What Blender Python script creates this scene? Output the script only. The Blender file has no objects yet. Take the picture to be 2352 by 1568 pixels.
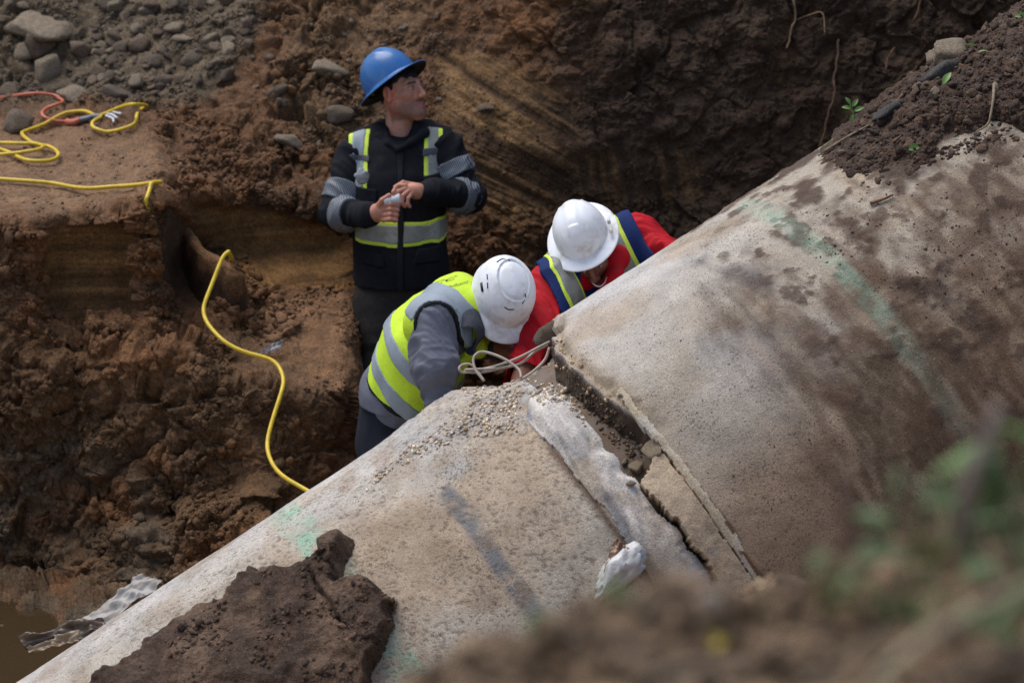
import bpy, bmesh, math, random
import numpy as np
from mathutils import Vector, Matrix
from mathutils.bvhtree import BVHTree

# ------------------------------------------------------------------ camera, sky, sun, exposure
scene = bpy.context.scene
PITCH = math.radians(20.0); CAMZ = 4.4
cam_data = bpy.data.cameras.new("camera"); cam = bpy.data.objects.new("camera", cam_data)
scene.collection.objects.link(cam); scene.camera = cam
cam.location = (0, 0, CAMZ); cam.rotation_euler = (math.radians(90) - PITCH, 0, 0)
cam_data.lens = 90; cam_data.sensor_width = 36; cam_data.clip_start = 0.05; cam_data.clip_end = 900
cam_data.dof.use_dof = True; cam_data.dof.focus_distance = 9.15; cam_data.dof.aperture_fstop = 2.8

SUN_ELEV, SUN_AZ = math.radians(64), math.radians(-48)      # azimuth measured from +Y towards +X
world = bpy.data.worlds.new("World"); scene.world = world; world.use_nodes = True
wn = world.node_tree.nodes; wl = world.node_tree.links
sky = wn.new("ShaderNodeTexSky"); sky.sky_type = 'NISHITA'; sky.sun_disc = False
sky.sun_elevation = SUN_ELEV; sky.sun_rotation = SUN_AZ
sky.air_density = 1.0; sky.dust_density = 2.5; sky.ozone_density = 1.0
wn["Background"].inputs[1].default_value = 0.10
wl.new(sky.outputs[0], wn["Background"].inputs[0])
sun_data = bpy.data.lights.new("sun", 'SUN'); sun_data.energy = 1.25; sun_data.angle = math.radians(45)
sun_data.color = (1.0, 0.975, 0.94)
sun = bpy.data.objects.new("sun", sun_data); scene.collection.objects.link(sun)
sd_ = Vector((math.cos(SUN_ELEV)*math.sin(SUN_AZ), math.cos(SUN_ELEV)*math.cos(SUN_AZ), math.sin(SUN_ELEV)))
sun.rotation_euler = sd_.to_track_quat('Z', 'Y').to_euler()
vs = scene.view_settings
vs.view_transform = 'Standard'; vs.look = 'None'; vs.gamma = 1.0; vs.exposure = 0.82; vs.use_curve_mapping = False
scene.cycles.use_denoising = True; scene.cycles.denoiser = 'OPENIMAGEDENOISE'; scene.cycles.denoising_prefilter = 'NONE'; scene.cycles.denoising_input_passes = 'RGB_ALBEDO_NORMAL'
scene.cycles.max_bounces = 6; scene.cycles.diffuse_bounces = 3; scene.cycles.glossy_bounces = 2
scene.cycles.transmission_bounces = 4; scene.cycles.transparent_max_bounces = 6

# ------------------------------------------------------------------ helpers: camera-ray geometry used to survey positions
RT = np.array([1.0, 0, 0]); FW = np.array([0, math.cos(PITCH), -math.sin(PITCH)]); UP = np.array([0, math.sin(PITCH), math.cos(PITCH)])
CC = np.array([0, 0, CAMZ]); FP = 5880.0
def ray(px, py):
    px = np.asarray(px, float)[..., None]; py = np.asarray(py, float)[..., None]
    return FW + (px - 1176)/FP*RT + (784 - py)/FP*UP
def W(px, py, d): return CC + ray(px, py)*np.asarray(d, float)[..., None]
def WY(px, py, Y):
    r = ray(px, py); return CC + r*(np.asarray(Y, float)/r[..., 1])[..., None]
def proj(p):
    q = p - CC; d = q @ FW; return 1176 + FP*(q @ RT)/d, 784 - FP*(q @ UP)/d, d
def nrm(v): v = np.asarray(v, float); return v/np.linalg.norm(v)
def s2l(r, g, b):
    o = []
    for c in (r, g, b):
        c /= 255.0; o.append(c/12.92 if c <= 0.04045 else ((c + 0.055)/1.055)**2.4)
    return np.array(o)

# ------------------------------------------------------------------ numpy noise (large arrays are cut into chunks for the cores)
from concurrent.futures import ThreadPoolExecutor
POOL = ThreadPoolExecutor(4)
def chunked(fn):
    def g(p, *a):
        p = np.asarray(p, np.float32)
        if p.size < 60000: return fn(p, *a)
        q = p.reshape(-1, 3); parts = np.array_split(q, max(4, len(q)//60000))
        r = list(POOL.map(lambda x: fn(x, *a), parts))
        if isinstance(r[0], tuple): return tuple(np.concatenate(z).reshape(p.shape[:-1]) for z in zip(*r))
        return np.concatenate(r).reshape(p.shape[:-1])
    return g
def _hash(ix, iy, iz, seed):
    h = (ix.astype(np.uint32)*np.uint32(374761393) + iy.astype(np.uint32)*np.uint32(668265263)
         + iz.astype(np.uint32)*np.uint32(2147483647) + np.uint32((seed*1013904223 + 12345) & 0xFFFFFFFF))
    h = (h ^ (h >> np.uint32(13)))*np.uint32(1274126177)
    h = (h ^ (h >> np.uint32(15)))*np.uint32(2246822519)
    return h ^ (h >> np.uint32(16))
@chunked
def vnoise(p, seed=0):
    """smooth 3-D value noise, about -1..1"""
    i = np.floor(p).astype(np.int32); f = p - i
    f = f.astype(np.float32); u = f*f*f*(f*(f*6 - 15) + 10)
    r = 0
    for dx in (0, 1):
        wx = u[..., 0] if dx else 1 - u[..., 0]
        for dy in (0, 1):
            wy = u[..., 1] if dy else 1 - u[..., 1]
            for dz in (0, 1):
                wz = u[..., 2] if dz else 1 - u[..., 2]
                h = _hash(i[..., 0] + dx, i[..., 1] + dy, i[..., 2] + dz, seed)
                r = r + wx*wy*wz*(h.astype(np.float32)*np.float32(1/2147483647.5) - 1)
    return r
def fbm(p, octv=4, seed=0, gain=0.5):
    p = np.asarray(p, float); r = 0; a = 1.0; t = 0
    for k in range(octv):
        r = r + a*vnoise(p*(2.03**k) + 17.3*k, seed + k*7); t += a; a *= gain
    return r/t
@chunked
def worley(p, seed=0):
    """F1 distance (cell units) and a random value of the nearest cell"""
    i = np.floor(p).astype(np.int32); best = np.full(p.shape[:-1], 9.0, np.float32); rnd = np.zeros(p.shape[:-1], np.float32); fac = np.zeros(p.shape[:-1], np.float32)
    for dx in (-1, 0, 1):
        for dy in (-1, 0, 1):
            for dz in (-1, 0, 1):
                jx, jy, jz = i[..., 0] + dx, i[..., 1] + dy, i[..., 2] + dz
                h = _hash(jx, jy, jz, seed)
                ox = (h & np.uint32(1023)).astype(np.float32)/1023; oy = ((h >> np.uint32(10)) & np.uint32(1023)).astype(np.float32)/1023
                oz = ((h >> np.uint32(20)) & np.uint32(1023)).astype(np.float32)/1023
                ax, ay, az = jx + ox - p[..., 0], jy + oy - p[..., 1], jz + oz - p[..., 2]
                d = ax*ax + ay*ay + az*az; m = d < best
                fac = np.where(m, ax*(oz - .5) + ay*(ox - .5) + az*(oy - .5), fac); best = np.where(m, d, best); rnd = np.where(m, ((h >> np.uint32(5)) & np.uint32(4095)).astype(np.float32)/4095, rnd)
    return np.sqrt(best), rnd, fac
def clods(p, scales, seed=0):
    """rounded lumps with creases at several sizes, metres"""
    p = np.asarray(p, np.float32); r = 0; q = p + 0.03*np.stack([vnoise(p*9, 61), vnoise(p*9, 62), vnoise(p*9, 63)], -1)
    for k, s in enumerate(scales):
        f, c, g = worley(q/s + 3.7*k, seed + 31*k); r = r + s*((0.2 + 0.8*c)*np.clip(0.62 - 0.75*f, -0.3, 1) + 0.85*g)
    return r
def smooth(e0, e1, x):
    t = np.clip((x - e0)/(e1 - e0), 0, 1); return t*t*(3 - 2*t)
def poly_sd(px, py, poly):
    """signed distance to a polygon, positive inside"""
    x = np.asarray(px, float); y = np.asarray(py, float); n = len(poly); d = np.full(x.shape, 1e9); ins = np.zeros(x.shape, bool)
    for k in range(n):
        x0, y0 = poly[k]; x1, y1 = poly[(k + 1) % n]; ex, ey = x1 - x0, y1 - y0
        t = np.clip(((x - x0)*ex + (y - y0)*ey)/(ex*ex + ey*ey + 1e-9), 0, 1)
        d = np.minimum(d, (x - x0 - t*ex)**2 + (y - y0 - t*ey)**2)
        c = ((y0 > y) != (y1 > y)) & (x < ex*(y - y0)/(ey if abs(ey) > 1e-9 else 1e-9) + x0); ins ^= c
    d = np.sqrt(d); return np.where(ins, d, -d)

# ------------------------------------------------------------------ mesh makers
def mesh_np(name, V, Fq, mat=None, cols=None, smooth_shade=True, mats=None, midx=None):
    V = np.ascontiguousarray(V, np.float32); me = bpy.data.meshes.new(name)
    if isinstance(Fq, np.ndarray):
        k = Fq.shape[1]; nf = Fq.shape[0]
        me.vertices.add(len(V)); me.vertices.foreach_set("co", V.ravel())
        me.loops.add(nf*k); me.loops.foreach_set("vertex_index", np.ascontiguousarray(Fq, np.int32).ravel())
        me.polygons.add(nf); me.polygons.foreach_set("loop_start", np.arange(0, nf*k, k, dtype=np.int32))
        me.polygons.foreach_set("loop_total", np.full(nf, k, np.int32))
    else:
        me.from_pydata(V.tolist(), [], Fq); nf = len(Fq)
    if smooth_shade: me.polygons.foreach_set("use_smooth", np.ones(nf, bool))
    if midx is not None: me.polygons.foreach_set("material_index", np.ascontiguousarray(midx, np.int32))
    me.update(calc_edges=True); me.validate()
    if cols is not None:
        at = me.color_attributes.new("Col", 'FLOAT_COLOR', 'POINT')
        c4 = np.ones((len(V), 4), np.float32); c4[:, :3] = cols; at.data.foreach_set("color", c4.ravel())
    for m in ([mat] if mat else []) + list(mats or []): me.materials.append(m)
    return me
def link(name, me, parent=None, loc=None):
    o = bpy.data.objects.new(name, me); scene.collection.objects.link(o)
    if parent is not None: o.parent = parent
    if loc is not None: o.location = loc
    return o
def tag(o, label=None, cat=None, group=None, kind=None):
    if label: o["label"] = label
    if cat: o["category"] = cat
    if group: o["group"] = group
    if kind: o["kind"] = kind
    return o
def empty(name, loc=(0, 0, 0)):
    o = bpy.data.objects.new(name, None); scene.collection.objects.link(o); o.location = loc; o.empty_display_size = 0.1
    return o
def grid_faces(nr, nc):
    i = np.arange(nr*nc).reshape(nr, nc)
    return np.stack([i[:-1, :-1], i[:-1, 1:], i[1:, 1:], i[1:, :-1]], -1).reshape(-1, 4)
def grid_normals(P):
    du = np.gradient(P, axis=1); dv = np.gradient(P, axis=0); n = np.cross(du, dv)
    return n/(np.linalg.norm(n, axis=-1, keepdims=True) + 1e-12)
def gsmooth(P, k, axis):
    ker = np.exp(-0.5*(np.arange(-3*k, 3*k + 1)/k)**2); ker /= ker.sum(); m = 3*k
    pad = [(0, 0)]*P.ndim; pad[axis] = (m, m); Q = np.pad(P, pad, mode='edge')
    return sum(w*np.take(Q, np.arange(j, j + P.shape[axis]), axis=axis) for j, w in enumerate(ker))
def keep_faces(V, Fq, mask, *attrs):
    """drop the faces with any vertex outside mask, compact the vertices"""
    Fq = Fq[mask[Fq].all(1)]; used = np.zeros(len(V), bool); used[Fq.ravel()] = True
    new = np.cumsum(used) - 1
    return (V[used], new[Fq]) + tuple(a[used] for a in attrs)
def catmull(P, n):
    P = np.asarray(P, float); Q = np.vstack([2*P[0] - P[1], P, 2*P[-1] - P[-2]]); out = []
    for i in range(1, len(Q) - 2):
        t = np.linspace(0, 1, n, endpoint=False)[:, None]
        a, b, c, d = Q[i - 1], Q[i], Q[i + 1], Q[i + 2]
        out.append(0.5*((2*b) + (c - a)*t + (2*a - 5*b + 4*c - d)*t*t + (3*b - a - 3*c + d)*t**3))
    return np.vstack(out + [P[-1:]])
def tube_arrays(P, r, seg=8, cap=True):
    P = np.asarray(P, float); n = len(P); r = np.broadcast_to(np.asarray(r, float), (n,))
    T = np.gradient(P, axis=0); T /= np.linalg.norm(T, axis=1, keepdims=True) + 1e-12
    up = np.array([0, 0, 1.0]) if abs(T[0][2]) < 0.9 else np.array([1.0, 0, 0]); a = nrm(np.cross(T[0], up)); A = [a]
    for i in range(1, n): a = a - T[i]*(a @ T[i]); a = nrm(a); A.append(a)
    A = np.array(A); B = np.cross(T, A); th = np.linspace(0, 2*np.pi, seg, endpoint=False)
    V = P[:, None] + r[:, None, None]*(np.cos(th)[None, :, None]*A[:, None] + np.sin(th)[None, :, None]*B[:, None])
    V = V.reshape(-1, 3); i = np.arange(n*seg).reshape(n, seg); j = np.roll(i, -1, 1)
    Fq = np.stack([i[:-1], j[:-1], j[1:], i[1:]], -1).reshape(-1, 4)
    if cap:
        V = np.vstack([V, P[:1], P[-1:]]); c0, c1 = n*seg, n*seg + 1
        Fq = np.vstack([Fq, np.stack([np.full(seg, c0), j[0], i[0], np.full(seg, c0)], -1)[:, [0, 1, 2, 2]],
                        np.stack([np.full(seg, c1), i[-1], j[-1], np.full(seg, c1)], -1)[:, [0, 1, 2, 2]]])
    return V, Fq
def fix_tris(Fq):
    """quads with a doubled last corner become proper faces"""
    return [tuple(f[:3]) if f[2] == f[3] else tuple(f) for f in Fq.tolist()]
def tube_obj(name, P, r, mat, parent=None, seg=8):
    V, Fq = tube_arrays(P, r, seg); return link(name, mesh_np(name, V, fix_tris(Fq), mat), parent)
def join_arrays(parts):
    Vs, Fs, o = [], [], 0
    for V, Fq in parts: Vs.append(V); Fs.append(np.asarray(Fq) + o); o += len(V)
    return np.vstack(Vs), np.vstack(Fs)

# ------------------------------------------------------------------ materials
def node_mat(name):
    m = bpy.data.materials.new(name); m.use_nodes = True; nt = m.node_tree; b = nt.nodes["Principled BSDF"]
    return m, nt, b
def nmath(nt, op, a, b=None, clamp=False):
    n = nt.nodes.new("ShaderNodeMath"); n.operation = op; n.use_clamp = clamp
    for k, v in enumerate((a, b)):
        if v is None: continue
        if isinstance(v, (int, float)): n.inputs[k].default_value = v
        else: nt.links.new(v, n.inputs[k])
    return n.outputs[0]
def nnoise(nt, scale, detail=4, rough=0.55, coord=None, dist=0.0):
    n = nt.nodes.new("ShaderNodeTexNoise"); n.inputs["Scale"].default_value = scale; n.inputs["Detail"].default_value = detail
    n.inputs["Roughness"].default_value = rough; n.inputs["Distortion"].default_value = dist
    if coord is not None: nt.links.new(coord, n.inputs["Vector"])
    return n.outputs["Fac"]
def nramp(nt, fac, stops):
    n = nt.nodes.new("ShaderNodeValToRGB"); e = n.color_ramp.elements
    while len(e) < len(stops): e.new(0.5)
    for k, (p, c) in enumerate(stops):
        e[k].position = p; e[k].color = (c, c, c, 1) if isinstance(c, (int, float)) else (*c[:3], 1)
    nt.links.new(fac, n.inputs[0]); return n.outputs[0]
def nmix(nt, fac, a, b, mode='MIX'):
    n = nt.nodes.new("ShaderNodeMix"); n.data_type = 'RGBA'; n.blend_type = mode
    for s, v in ((0, fac), (6, a), (7, b)):
        if isinstance(v, (int, float)): n.inputs[s].default_value = v if s == 0 else (v, v, v, 1)
        elif isinstance(v, (tuple, list, np.ndarray)): n.inputs[s].default_value = (*[float(x) for x in v[:3]], 1)
        else: nt.links.new(v, n.inputs[s])
    return n.outputs[2]
def nbump(nt, b, height, strength, dist):
    n = nt.nodes.new("ShaderNodeBump"); n.inputs["Strength"].default_value = strength; n.inputs["Distance"].default_value = dist
    nt.links.new(height, n.inputs["Height"]); nt.links.new(n.outputs[0], b.inputs["Normal"])
def ncoord(nt, kind="Object"):
    return nt.nodes.new("ShaderNodeTexCoord").outputs[kind]
def nattr(nt, name, out="Color"):
    n = nt.nodes.new("ShaderNodeAttribute"); n.attribute_name = name; return n.outputs[out]

def soil_mat(name, contrast=1.0, rough=(0.5, 0.95), bump=0.8, scale=1.0):
    m, nt, b = node_mat(name); co = ncoord(nt)
    col = nattr(nt, "Col")
    v1 = nramp(nt, nnoise(nt, 12*scale, 8, 0.75, co), [(0.3, 1 - 0.6*contrast), (0.7, 1 + 0.5*contrast)])
    v2 = nramp(nt, nnoise(nt, 80*scale, 6, 0.75, co), [(0.32, 1 - 0.7*contrast), (0.68, 1 + 0.65*contrast)])
    c = nmix(nt, 1.0, nmix(nt, 1.0, col, v1, 'MULTIPLY'), v2, 'MULTIPLY')
    # scattered pale grit
    grit = nramp(nt, nnoise(nt, 210*scale, 2, 0.5, co), [(0.70, 0.0), (0.76, 0.4)])
    c = nmix(nt, grit, c, s2l(150, 132, 112))
    nt.links.new(c, b.inputs["Base Color"])
    r = nt.nodes.new("ShaderNodeMapRange"); nt.links.new(nnoise(nt, 11*scale, 4, 0.6, co), r.inputs[0])
    r.inputs[1].default_value = 0.3; r.inputs[2].default_value = 0.7; r.inputs[3].default_value = rough[0]; r.inputs[4].default_value = rough[1]
    nt.links.new(r.outputs[0], b.inputs["Roughness"]); b.inputs["Specular IOR Level"].default_value = 0.3
    h = nmath(nt, 'ADD', nnoise(nt, 70*scale, 6, 0.7, co), nmath(nt, 'MULTIPLY', nnoise(nt, 260*scale, 3, 0.6, co), 0.5))
    nbump(nt, b, h, bump, 0.02)
    return m

# ------------------------------------------------------------------ the excavation: wall of earth, ledge, scraped hollows, trench floor
R_LIST = [
 [(-9000, 1500, 9.0), (0, 1500, 9.0), (200, 1480, 8.95), (400, 1480, 8.95), (800, 1260, 9.15), (1000, 1150, 9.4), (1300, 1110, 9.7), (2500, 900, 9.9), (11000, 900, 9.9)],
 [(-9000, 1325, 9.6), (0, 1320, 9.6), (100, 1318, 9.6), (180, 1345, 9.45), (350, 1375, 9.3), (600, 1230, 9.4), (800, 1120, 9.6), (870, 1010, 10.45), (1000, 985, 10.7), (1300, 960, 10.85), (2500, 700, 10.95), (11000, 700, 10.95)],
 [(-9000, 1080, 9.72), (0, 1060, 9.72), (200, 1080, 9.72), (350, 1120, 9.6), (600, 1050, 9.5), (760, 1010, 9.6), (830, 960, 10.1), (890, 930, 10.65), (1000, 860, 10.85), (1300, 800, 11.0), (2500, 600, 11.0), (11000, 600, 11.0)],
 [(-9000, 790, 9.85), (0, 780, 9.85), (100, 770, 9.85), (220, 790, 9.85), (330, 800, 9.8), (420, 800, 9.75), (480, 860, 9.7), (600, 880, 9.65), (700, 900, 9.65), (800, 890, 9.75), (850, 860, 10.5), (1000, 740, 10.95), (1300, 690, 11.1), (2500, 480, 11.1), (11000, 480, 11.1)],
 [(-9000, 700, 9.95), (0, 700, 9.95), (78, 690, 9.95), (118, 720, 10.06), (310, 745, 10.06), (345, 740, 10.0), (400, 750, 10.15), (480, 720, 10.2), (520, 700, 10.2), (600, 690, 10.45), (700, 670, 10.6), (790, 660, 10.65), (850, 650, 10.85), (1000, 620, 11.02), (1300, 600, 11.15), (2500, 380, 11.15), (11000, 380, 11.15)],
 [(-9000, 610, 10.0), (0, 610, 10.0), (82, 600, 10.0), (120, 610, 10.17), (300, 620, 10.17), (330, 610, 10.06), (358, 620, 10.1), (395, 620, 10.42), (450, 600, 10.62), (520, 590, 10.75), (700, 560, 10.88), (780, 560, 10.88), (830, 540, 10.95), (1000, 480, 11.2), (1300, 480, 11.25), (2500, 250, 11.2), (11000, 250, 11.2)],
 [(-9000, 512, 10.05), (0, 505, 10.05), (95, 500, 10.06), (125, 490, 10.15), (200, 480, 10.17), (295, 470, 10.16), (330, 458, 10.12), (355, 450, 10.14), (395, 446, 10.36), (450, 440, 10.62), (520, 446, 10.8), (600, 455, 10.85), (720, 470, 10.9), (780, 480, 10.95), (850, 430, 11.05), (1000, 350, 11.3), (1300, 330, 11.3), (2500, 120, 11.25), (11000, 120, 11.25)],
 [(-9000, 225, 12.0), (0, 225, 12.0), (200, 222, 11.9), (350, 225, 11.8), (500, 250, 11.6), (700, 280, 11.5), (850, 270, 11.5), (1000, 200, 11.6), (1300, 150, 11.45), (2500, -80, 11.4), (11000, -80, 11.4)],
 [(-9000, -10, 12.6), (0, -10, 12.6), (400, -20, 12.6), (600, -20, 12.3), (800, -20, 12.2), (1000, -30, 12.05), (1300, -60, 11.65), (2500, -300, 11.6), (11000, -300, 11.6)],
]
def terrain():
    us = np.concatenate([np.linspace(-9000, -400, 60), np.linspace(-360, -60, 40), np.arange(-50, 2430, 3.0), np.linspace(2440, 2900, 50), np.linspace(3000, 11000, 60)])
    rows = []
    for R in R_LIST:
        a = np.array(R, float)
        py = np.interp(us, a[:, 0], a[:, 1]); Y = np.interp(us, a[:, 0], a[:, 2]); rows.append(WY(us, py, Y))
    top = rows[-1]; left = smooth(1500, 500, us)
    c1 = top.copy(); c1[:, 1] += 0.5 + 1.0*left; c1[:, 2] = np.maximum(3.0, top[:, 2] + 0.4)
    c2 = c1.copy(); c2[:, 1] += 6; c2[:, 2] = 3.3
    c3 = c1.copy(); c3[:, 1] += 400; c3[:, 0] *= 25; c3[:, 2] = 3.4
    K = np.stack(rows + [c1, c2, c3], 0)
    ns = [14, 62, 80, 44, 52, 60, 96, 84, 22, 18, 10]
    out = []
    for k, n in enumerate(ns):
        t = np.linspace(0, 1, n, endpoint=False)[:, None, None]; out.append(K[k]*(1 - t) + K[k + 1]*t)
    out.append(K[-1:]); P = np.concatenate(out, 0); nr = len(P)
    dense = (us > -60) & (us < 2440); i0 = sum(ns[:9])
    Q = gsmooth(gsmooth(P[:i0], 3, 0), 3, 1); P[:i0][:, dense] = Q[:, dense]
    px, py, dd = proj(P); inz = (dd > 1)
    # zones, laid out where they lie on the cut
    jit = 14*fbm(P*3.0, 3, 5)
    def zone(poly, soft=14, k=1.0): return smooth(-soft, soft, poly_sd(px + k*jit, py + 0.7*k*jit, poly))
    zA = zone([(98, 520), (318, 505), (322, 745), (230, 730), (110, 715)], 7)
    zB = zone([(345, 478), (392, 470), (520, 610), (505, 720), (430, 715), (362, 640)], 9)
    zC = zone([(425, 468), (560, 480), (690, 500), (760, 520), (830, 600), (830, 660), (700, 668), (600, 650), (545, 600)], 10)
    zR = zone([(1010, 130), (1100, 118), (1290, 200), (1330, 300), (1345, 420), (1300, 470), (1180, 520), (1040, 440), (990, 300)], 16)
    zV = zone([(1330, 350), (1450, 330), (1640, 360), (1640, 460), (1420, 500), (1310, 520)], 25)
    zLed = zone([(-400, 260), (150, 290), (340, 330), (420, 400), (330, 470), (100, 497), (-400, 515)], 40, 3.0)
    zRub = zone([(-700, -80), (640, -80), (560, 120), (480, 235), (300, 250), (-700, 235)], 40, 2.5)
    zGrav = zone([(700, -40), (1020, -60), (960, 110), (880, 330), (700, 330), (620, 250)], 40)
    zDark = smooth(1180, 1420, px + jit + 0.18*(py - 300))
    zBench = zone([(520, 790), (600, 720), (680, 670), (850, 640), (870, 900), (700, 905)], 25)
    zLow = smooth(700, 850, py + jit)*smooth(800, 640, px)
    zWet = smooth(900, 1120, py + 2*jit)*smooth(520, 300, px)
    smo = np.clip(zA + zB + zC + 0.85*zR + 0.45*zV, 0, 1)
    N = grid_normals(P); N *= np.sign((N*(CC - P)).sum(-1, keepdims=True))
    clump = smooth(-0.35, 0.35, fbm(P*2.1, 3, 9))
    dfar = np.where(dense[None, :] & (np.arange(nr)[:, None] < i0 + 8), 1.0, 0.0)
    dense_pts = P
    cl = clods(dense_pts, [0.20, 0.085, 0.04, 0.02], 3)
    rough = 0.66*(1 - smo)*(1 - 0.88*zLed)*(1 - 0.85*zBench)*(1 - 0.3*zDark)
    disp = rough*cl*(0.55 + 0.75*clump) + (1 - smo)*(1 - 0.8*zLed)*0.010*(0.5 - np.abs(fbm(P*38, 3, 12))) + (1 - smo)*0.022*fbm(P*6, 4, 11)*(1 - 0.6*zLed)
    # bucket scrapes: long fine grooves
    hz = np.stack([P[..., 0]*1.2, P[..., 1]*1.2, P[..., 2]*34], -1)
    gro = fbm(hz, 3, 21)
    disp += (zA + zC)*0.010*gro
    tilt = P[..., 2] + 0.42*(P[..., 0] + 0.2) + 0.16*(P[..., 0] + 0.2)**2
    gr2 = fbm(np.stack([P[..., 0]*1.5, tilt*26, P[..., 1]*1.0], -1), 4, 22)
    disp += zR*(0.022*gr2 + 0.012*fbm(P*14, 3, 23))
    gr3 = fbm(np.stack([P[..., 0]*22 + P[..., 2]*5, P[..., 2]*2.0, P[..., 1]], -1), 4, 24)
    disp += zV*0.016*gr3 + zB*0.006*fbm(np.stack([P[..., 0]*30, P[..., 2]*4, P[..., 1]*4], -1), 2, 25)
    disp += zDark*(1 - zV)*0.03*fbm(P*np.array([7, 5, 3.0]), 4, 26) + zLed*0.012*fbm(P*np.array([5, 9, 5.0]), 4, 27)
    disp += zLed*0.25*np.clip(clods(P, [0.05], 41) - 0.012, 0, 1)
    # clod lump between the hollows, clod spill at the foot of the bank
    lump = zone([(500, 600), (560, 590), (640, 690), (700, 740), (650, 770), (560, 740), (480, 700)], 22)
    P2 = P + N*(disp*dfar)[..., None] + (0.020*(1 - smo)*(1 - .8*zLed)*dfar)[..., None]*np.stack([fbm(P*13, 3, 301), fbm(P*13, 3, 302), fbm(P*13, 3, 303)], -1); P2[..., 1] -= dfar*0.16*lump*(1 + 0.6*fbm(P*9, 3, 28))
    foot = zone([(150, 1330), (240, 1235), (400, 1180), (660, 1100), (720, 1200), (400, 1500), (150, 1420)], 30)
    P2[..., 1] -= dfar*0.10*foot*(1 + fbm(P*5, 3, 29)); P2[..., 2] += dfar*0.06*foot
    # broad soil colours
    br = lambda r, g, b: (lambda c: c + 0.11*(c.mean() - c))(s2l(r, g, b))*np.array([1.12, 1.16, .98])
    col = np.ones(P.shape)*br(112, 74, 46)
    def mixc(z, c, k=1.0):
        nonlocal col; col = col + (z*k)[..., None]*(c - col)
    mixc(smooth(-0.2, 0.5, fbm(P*1.7, 4, 51)), br(128, 80, 44), 0.7)
    mixc(smooth(0.0, 0.5, fbm(P*3.3, 4, 52)), br(86, 62, 46), 0.6)
    mixc(zRub, br(108, 92, 76), 0.85); mixc(zGrav, br(122, 92, 66), 0.6)
    mixc(zLed, br(138, 102, 76), 0.9); mixc(zBench, br(142, 102, 74), 0.7)
    mixc(zA, br(116, 80, 44)); mixc(zC, br(138, 94, 50)); mixc(zB, br(92, 64, 46))
    mixc((zA + zC)*smooth(0.05, 0.5, gro), br(164, 118, 70), 0.7); mixc((zA + zC)*smooth(0.0, -0.5, gro), br(92, 62, 36), 0.7)
    mixc(zR, br(124, 88, 54)); mixc(zR*smooth(0.0, 0.5, gr2), br(148, 108, 70), 0.8); mixc(zR*smooth(0.0, -0.4, gr2), br(80, 54, 36), 0.8)
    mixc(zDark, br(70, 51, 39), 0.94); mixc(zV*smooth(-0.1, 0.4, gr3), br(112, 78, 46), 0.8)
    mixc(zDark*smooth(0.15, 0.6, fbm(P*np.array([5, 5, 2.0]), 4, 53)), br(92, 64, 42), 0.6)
    mixc(zLow, br(110, 80, 55), 0.6); mixc(zWet*smooth(-0.1, 0.4, fbm(P*8, 4, 54)), br(118, 108, 98), 0.55); mixc(zWet, br(84, 68, 54), 0.35)
    mixc(zLow*smooth(0.1, 0.5, fbm(P*5, 3, 55)), br(140, 86, 44), 0.5)
    far = smooth(3, 12, np.abs(P[..., 0])); mixc(far, br(105, 78, 54))
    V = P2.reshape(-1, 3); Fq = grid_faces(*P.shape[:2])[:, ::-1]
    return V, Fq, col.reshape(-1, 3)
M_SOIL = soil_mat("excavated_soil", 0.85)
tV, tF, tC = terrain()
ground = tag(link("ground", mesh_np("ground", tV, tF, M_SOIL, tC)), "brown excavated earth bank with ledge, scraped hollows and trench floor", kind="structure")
def make_bvh(o):
    dg = bpy.context.evaluated_depsgraph_get(); return BVHTree.FromObject(o, dg)
t_bvh = make_bvh(ground)
def hit(px, py, bvh=None):
    d = ray(px, py); r = (bvh or t_bvh).ray_cast(Vector(CC), Vector(d).normalized(), 60)
    if r[0] is None: return None, None
    n = np.array(r[1]); n = n if n @ d < 0 else -n
    return np.array(r[0]), n
def hit_col(px, py):
    d = ray(px, py); r = t_bvh.ray_cast(Vector(CC), Vector(d).normalized(), 60)
    if r[0] is None: return None, None, None
    n = np.array(r[1]); return np.array(r[0]), (n if n @ d < 0 else -n), tC[tF[r[2]][0]]

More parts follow.
